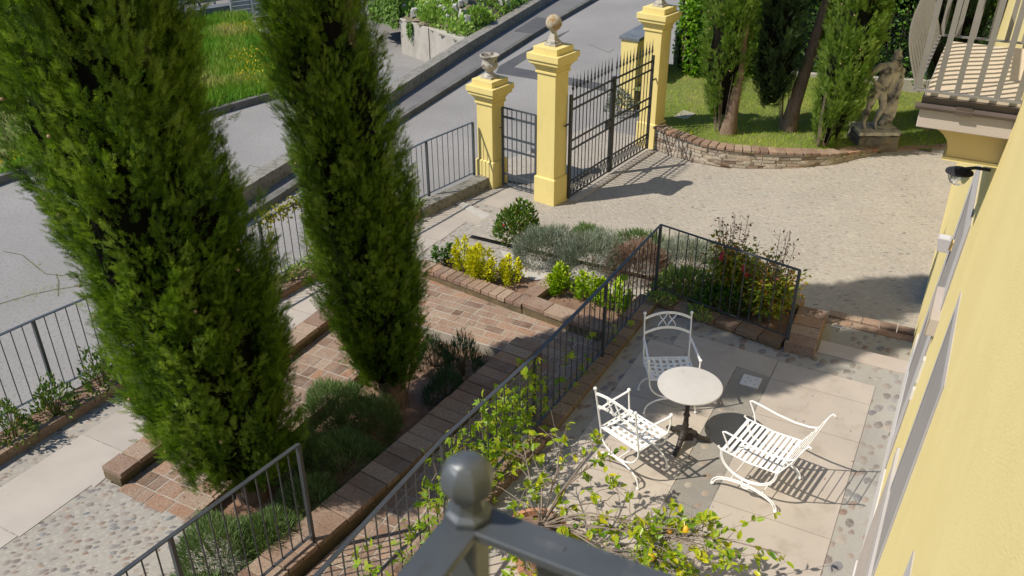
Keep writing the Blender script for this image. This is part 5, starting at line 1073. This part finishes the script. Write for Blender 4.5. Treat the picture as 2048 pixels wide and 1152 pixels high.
# lemon tree
t = thing('lemon_tree', 'sparse yellow green lemon tree with a few fruits, growing from the terracotta pot', 'tree', (-2.40, 4.93, .38)); fb = FB(); st_ = MB(); o = Vector(t.location); fr = []
st_.tube([(0, 0, 0), (.02, .01, .08), (.04, 0, .16)], .024, 8)
for (px, py, z, sp, nl) in ((1338, 1078, .66, .22, 105), (1255, 1122, .56, .2, 50), (1420, 1095, .66, .20, 70), (1350, 1130, .55, .25, 60), (1490, 1112, .60, .12, 12), (1562, 1106, .62, .05, 7), (1175, 930, .80, .16, 15), (1105, 965, .72, .20, 34), (1040, 1000, .70, .18, 22), (1160, 1045, .58, .22, 44), (1050, 905, .62, .18, 30), (1228, 905, .66, .06, 12), (1085, 1105, .5, .2, 46), (1200, 868, .95, .05, 6), (1130, 880, .80, .14, 12), (1300, 1150, .5, .25, 50), (1215, 1000, .6, .14, 12), (1050, 1140, .42, .16, 40), (1405, 1062, .72, .12, 18), (1285, 1045, .72, .14, 24)):
    c = P(px, py, z)-o; b0 = Vector((.04, 0, .12)); m = b0.lerp(c, .5)+Vector((random.uniform(-.08, .08), random.uniform(-.08, .08), .05+random.uniform(0, .1)))
    path = [b0, b0.lerp(m, .5)+Vector((random.uniform(-.03, .03), random.uniform(-.03, .03), .03)), m, m.lerp(c, .5)+Vector((random.uniform(-.05, .05), random.uniform(-.05, .05), .02)), c]
    st_.tube(path, lambda u: .011*(1-.62*u), 5)
    for k in range(max(2, int(nl/3.2))):
        s = path[random.choice((2, 3, 3, 4))].lerp(c, random.uniform(0, .8)); e_ = c+Vector((random.gauss(0, sp), random.gauss(0, sp), random.gauss(0, sp*.45))); mm = s.lerp(e_, .5)+Vector((random.gauss(0, .03), random.gauss(0, .03), random.gauss(.01, .02)))
        st_.tube([s, mm, e_], lambda u: .0042*(1-.55*u), 4); dd = np.array((e_-mm).normalized())
        for q in range(6):
            u = random.uniform(.25, 1.05); p_ = mm.lerp(e_, u); fb.put([tuple(p_)], dd*.5+rnd(1, .6)[0]+[0, 0, .12], rnd(1, .4)+[0, 0, 1], random.uniform(.055, .095), LEAF, min(1, max(0, random.gauss(.46, .25))))
        if nl > 40 and k == 2 and len(fr) < 6: fr.append(e_)
    for k in range(3):
        s = path[3].lerp(c, random.random()); st_.tube([s, s+Vector((random.gauss(0, .14), random.gauss(0, .14), random.gauss(.05, .08)))], lambda u: .003*(1-.5*u), 4)
st_.build('branches', m_twig, t); fb.build('leaves', g_lemonl, t)
for p_ in fr: MB().ball(p_-Vector((0, 0, .03)), .030, 8, (1, 1, 1.25)).build('fruit', m_lemon, t, smooth=60)

# ---------------------------------------------------------------- hedge, fence and bank at the back
HL = [(-6.0, 20.15), (-4.64, 20.85), (-2.9, 21.2), (-1.0, 21.7), (2.5, 22.6)]
t = thing('chain_link_fence', 'green chain link fence on a low pale wall in front of the hedge', 'fence', (HL[1][0], HL[1][1], -.3)); o = Vector(t.location)
wm = MB()
for (a, b) in zip(HL[1:-1], HL[2:]):
    A, Bv = Vector((a[0], a[1], 0)), Vector((b[0], b[1], 0)); d = (Bv-A); L = d.length; d.normalize(); s_ = -1.5
    while s_ < L:
        for sg in (1, -1):
            x0, x1, z0, z1 = s_, s_+1.5, -.05, 1.45
            if x0 < 0: z0 += (0-x0); x0 = 0
            if x1 > L: z1 -= (x1-L); x1 = L
            if x1-x0 > .02:
                za, zb = (z0, z1) if sg > 0 else (1.4-z0, 1.4-z1); wm.strap([A+d*x0+Vector((0, 0, za)), A+d*x1+Vector((0, 0, zb))], .006, .006)
        s_ += .085
wm.build('wire_mesh', m_wire, t, off=o)
for (a, b) in zip(HL[1:-1], HL[2:]): rod('post', t, Vector((a[0], a[1], -.3))-o, Vector((a[0], a[1], 1.5))-o, .025, m_wire)
bw = thing('low_wall', 'low pale stone wall under the chain link fence', 'wall', (HL[1][0], HL[1][1], -.3)); strip(MB(), HL[1:], -.10, .06, -.35, .02).build('masonry', m_conc, bw, off=bw.location, bevel=.01)
def hedge(label, line, w, h, n, mat, size, name='hedge', z0=-.25, lump=.35):
    t = thing(name, label, 'hedge', (line[0][0], line[0][1], z0)); o = np.array(t.location); a = np.array(line); seg = np.linalg.norm(np.diff(a, axis=0), axis=1); cum = np.concatenate([[0], np.cumsum(seg)])
    u = rng.uniform(0, cum[-1], n); x = np.interp(u, cum, a[:, 0]); y = np.interp(u, cum, a[:, 1]); dx = np.interp(u, cum, np.gradient(a[:, 0])); dy = np.interp(u, cum, np.gradient(a[:, 1])); nn = unit(np.column_stack([-dy, dx]))
    z = rng.uniform(.02, 1, n)*h; p0 = np.column_stack([u, z, np.zeros(n)]); lum = vnoise(p0*2.2, 1)*lump; kind_ = rng.uniform(size=n); sidew = np.where(kind_ < .5, -1, np.where(kind_ < .72, 1, rng.uniform(-1, 1, n))); z = np.where(kind_ > .8, h*rng.uniform(.92, 1.02, n), z); u = np.where((kind_ > .72) & (kind_ < .8), 0.0, u); x = np.interp(u, cum, a[:, 0]); y = np.interp(u, cum, a[:, 1]); off = w*.5*sidew*(1+lum)+rng.normal(0, .05, n)
    p = np.column_stack([x+nn[:, 0]*off, y+nn[:, 1]*off, z0+z*(1+.12*lum)]); keep = vnoise(p*3.3, 1) > .22; p = p[keep]; nn = nn[keep]; k = len(p)
    outv = np.column_stack([-nn[:, 0], -nn[:, 1], np.full(k, .35)]); ti = np.clip(.1+.55*vnoise(p*2.7+3, 1)+.25*(p[:, 2]-z0)/h*.6+rng.normal(0, .14, k), 0, 1)
    fb = FB(); fb.put(p, outv*.5+rnd(k, .6)+[0, 0, -.1], outv+rnd(k, .5), size*rng.uniform(.6, 1.3, k), LEAF, ti)
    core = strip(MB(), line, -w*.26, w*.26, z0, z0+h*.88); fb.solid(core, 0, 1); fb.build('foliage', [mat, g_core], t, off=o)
    s = MB()
    for i in range(26):
        uu = random.uniform(0, cum[-1]); s.tube([(np.interp(uu, cum, a[:, 0]), np.interp(uu, cum, a[:, 1])-w*.3, z0), (np.interp(uu, cum, a[:, 0])+random.uniform(-.1, .1), np.interp(uu, cum, a[:, 1])-w*.42, z0+h*.5)], .014, 5)
    s.build('stems', m_twig, t, off=o); return t
hedge('long dark leafy hedge behind the lawn, the chain link fence running along it', offset_line(HL[1:], .55), .8, 3.6, 22000, g_hedge, .095)
hedge('bright green overgrown hedge end beside the far gate pillar', [(-6.15, 20.0), (-5.5, 20.45), (-4.75, 20.85)], .9, 2.3, 9000, g_bright, .10, z0=-.3, lump=.5)
hedge('tall hedge along the road edge at the top of the picture', [(-6.0, 22.2), (-5.9, 24.5), (-5.6, 30)], .9, 1.7, 9000, g_bright, .11, z0=-.5)
# bank beyond the parapet
def bank_z(x, y):
    par = np.interp(y, [p[1] for p in K0], [p[0] for p in K0]); dpar = np.maximum(par-x, 0); ab = ((x-A_[0])*(B_[1]-A_[1])-(y-A_[1])*(B_[0]-A_[0]))/math.hypot(B_[0]-A_[0], B_[1]-A_[1]); dab = np.maximum(-ab, 0)
    return np.minimum(np.minimum(-.28+.44*dab, -.28+.85*dpar), 2.4)+.16*(vnoise(np.column_stack([np.ravel(x), np.ravel(y)]), 1.7)-.5).reshape(np.shape(x))
IV = (A_[0]-1.5, A_[1]+.62); BANK = [(A_[0]-.03, A_[1]+.1), (B_[0], B_[1]+.1), (-13.04, 26.46), (-14.58, 42), (-30, 44), (-21, 33), (IV[0], IV[1]-.05)]
gx, gy_ = np.meshgrid(np.linspace(-30, -12.0, 90), np.linspace(19.0, 44, 110)); vv = np.column_stack([gx.ravel(), gy_.ravel(), bank_z(gx.ravel(), gy_.ravel())]); ins = in_poly(vv, BANK); fc = []
for j in range(109):
    for i in range(89):
        q = (j*90+i, j*90+i+1, (j+1)*90+i+1, (j+1)*90+i)
        if sum(ins[list(q)]) >= 2: fc.append(q)
struct('bank', MB().add(vv, fc), m_earth, 60)
n = 60000; q = sample_poly(BANK[:4]+[(-22, 42), (-20, 32), IV], n); zb = bank_z(q[:, 0], q[:, 1]); v = vnoise(q, 1.6); v2 = vnoise(q+9, 3.1); keep = (v*.6+v2*.4+rng.normal(0, .08, n)) > .35; q = q[keep]; zb = zb[keep]; v = v[keep]; v2 = v2[keep]; k = len(q)
fb = FB(); fb.put(np.column_stack([q, zb+np.abs(rng.normal(0, .13, k))*(.4+v)]), rnd(k, .5)+[0, 0, .8], rnd(k, .6)+[.2, -.4, .6], rng.uniform(.06, .19, k), DIAMOND, np.clip(.1+.7*v2+rng.normal(0, .15, k), 0, 1))
tag(fb.build('bank_plants', g_weed), 'mixed low weeds and creepers covering the steep bank beyond the road', 'plants', kind='stuff')
def bankpoint(px, py):
    best = (-14.5, 24.5, .5)
    for i in range(140):
        z = 3.0-i*.025; p = P(px, py, z); zb_ = float(bank_z(np.array([p.x]), np.array([p.y]))[0])
        if in_poly(np.array([[p.x, p.y]]), BANK)[0] and zb_ >= z: return (p.x, p.y, zb_)
    return best
for (px, py, r, lab) in ((866, 38, .42, 'largest dark round bush on the bank, above the concrete wall'), (955, 40, .40, 'dark bush on the bank beside the parapet'), (905, 4, .36, 'dark green bush higher on the bank')):
    c = bankpoint(px, py); mound('bank_bush', lab, 'shrub', (c[0], c[1], c[2]-.08), r, r, r*1.1, 1700, LEAF, .065, g_weed, 'bushes on the bank', .6, 6, gap=.1)
bt = None; cnt = 0
for _ in range(2500):
    if cnt >= 190: break
    x, y = sample_poly(BANK[:3]+[(-14.2, 36), (-19, 35), (-17, 26), (A_[0]-.4, A_[1]+.5)], 1)[0]
    if y > 34: continue
    z = float(bank_z(np.array([x]), np.array([y]))[0])
    if bt is None:
        bt = MB().frustum((0, 0), -.08, .22, .30, .22, .24, .16).build('planting_block', m_weedblock, None, bevel=.025)
        tag(bt, 'small pale block half buried among the weeds of the bank', 'block', 'pale blocks set in the bank'); b = bt
    else: b = bt.copy(); COL.objects.link(b)
    b.location = (x, y, z+.08); b.rotation_euler = (random.uniform(-.2, .2), random.uniform(-.2, .2), random.uniform(0, 3)); b.scale = (random.uniform(.5, .85),)*3; cnt += 1
t = thing('ivy', 'green ivy hanging over the left end of the concrete wall', 'climber', (A_[0], A_[1], -1.2)); n = 3000; u = rng.uniform(size=n); a = np.array(A_); b = np.array(IV); p = a+(b-a)*u[:, None]
fb = FB(); fb.put(np.column_stack([p[:, 0]-.02, p[:, 1]-.04+rng.normal(0, .06, n)+.25*(w_:=rng.uniform(size=n)), -.48+1.2*w_]), rnd(n, .4)+[-.3, -.2, -.4], rnd(n, .4)+[-.3, -1, .4], rng.uniform(.06, .13, n), LEAF, rng.uniform(0, 1, n)); 
n = 260; fb.put(np.column_stack([A_[0]+.5*(B_[0]-A_[0])*rng.uniform(.3, .42, n), A_[1]+.36*.5*(B_[1]-A_[1])-.06+rng.normal(0, .02, n), -.22-np.abs(rng.normal(0, .2, n))]), rnd(n, .3)+[0, -.2, -.7], rnd(n, .3)+[0, -1, .3], rng.uniform(.05, .1, n), LEAF, rng.uniform(0, .6, n)); fb.build('leaves', g_ivy, t, off=t.location)
mound('flower_bush', 'pale flowered bush at the foot of the yellow wall behind the gate', 'shrub', (-6.75, 17.75, -.42), .35, .25, .5, 700, DIAMOND, .07, leafmat('pale flower and leaf', [(.04, .08, .02), (.1, .15, .05), (.35, .36, .40), (.5, .48, .5)], .2, .6), None, .5, 6)
# dry leaves lying on the pavings
fb = FB(); k = 140; q = np.column_stack([rng.uniform(-2.9, -.2, k), rng.uniform(4.5, 9.2, k), np.full(k, .014)]); fb.put(q, rnd(k)*[1, 1, .05], [0, 0, 1]+rnd(k, .15), rng.uniform(.012, .03, k), LEAF, rng.uniform(.5, 1, k))
k = 160; q = np.column_stack([rng.uniform(-6.7, -3.4, k), rng.uniform(4.4, 9.2, k), np.full(k, B+.016)]); q = q[(q[:, 0] < -5.9) | (q[:, 1] > 8.4)]; k = len(q); fb.put(q, rnd(k)*[1, 1, .05], [0, 0, 1]+rnd(k, .15), rng.uniform(.015, .035, k), LEAF, rng.uniform(.4, 1, k))
tag(fb.build('fallen_leaves', g_dry), 'tiny dry leaves scattered over the paving', 'leaves', kind='stuff')
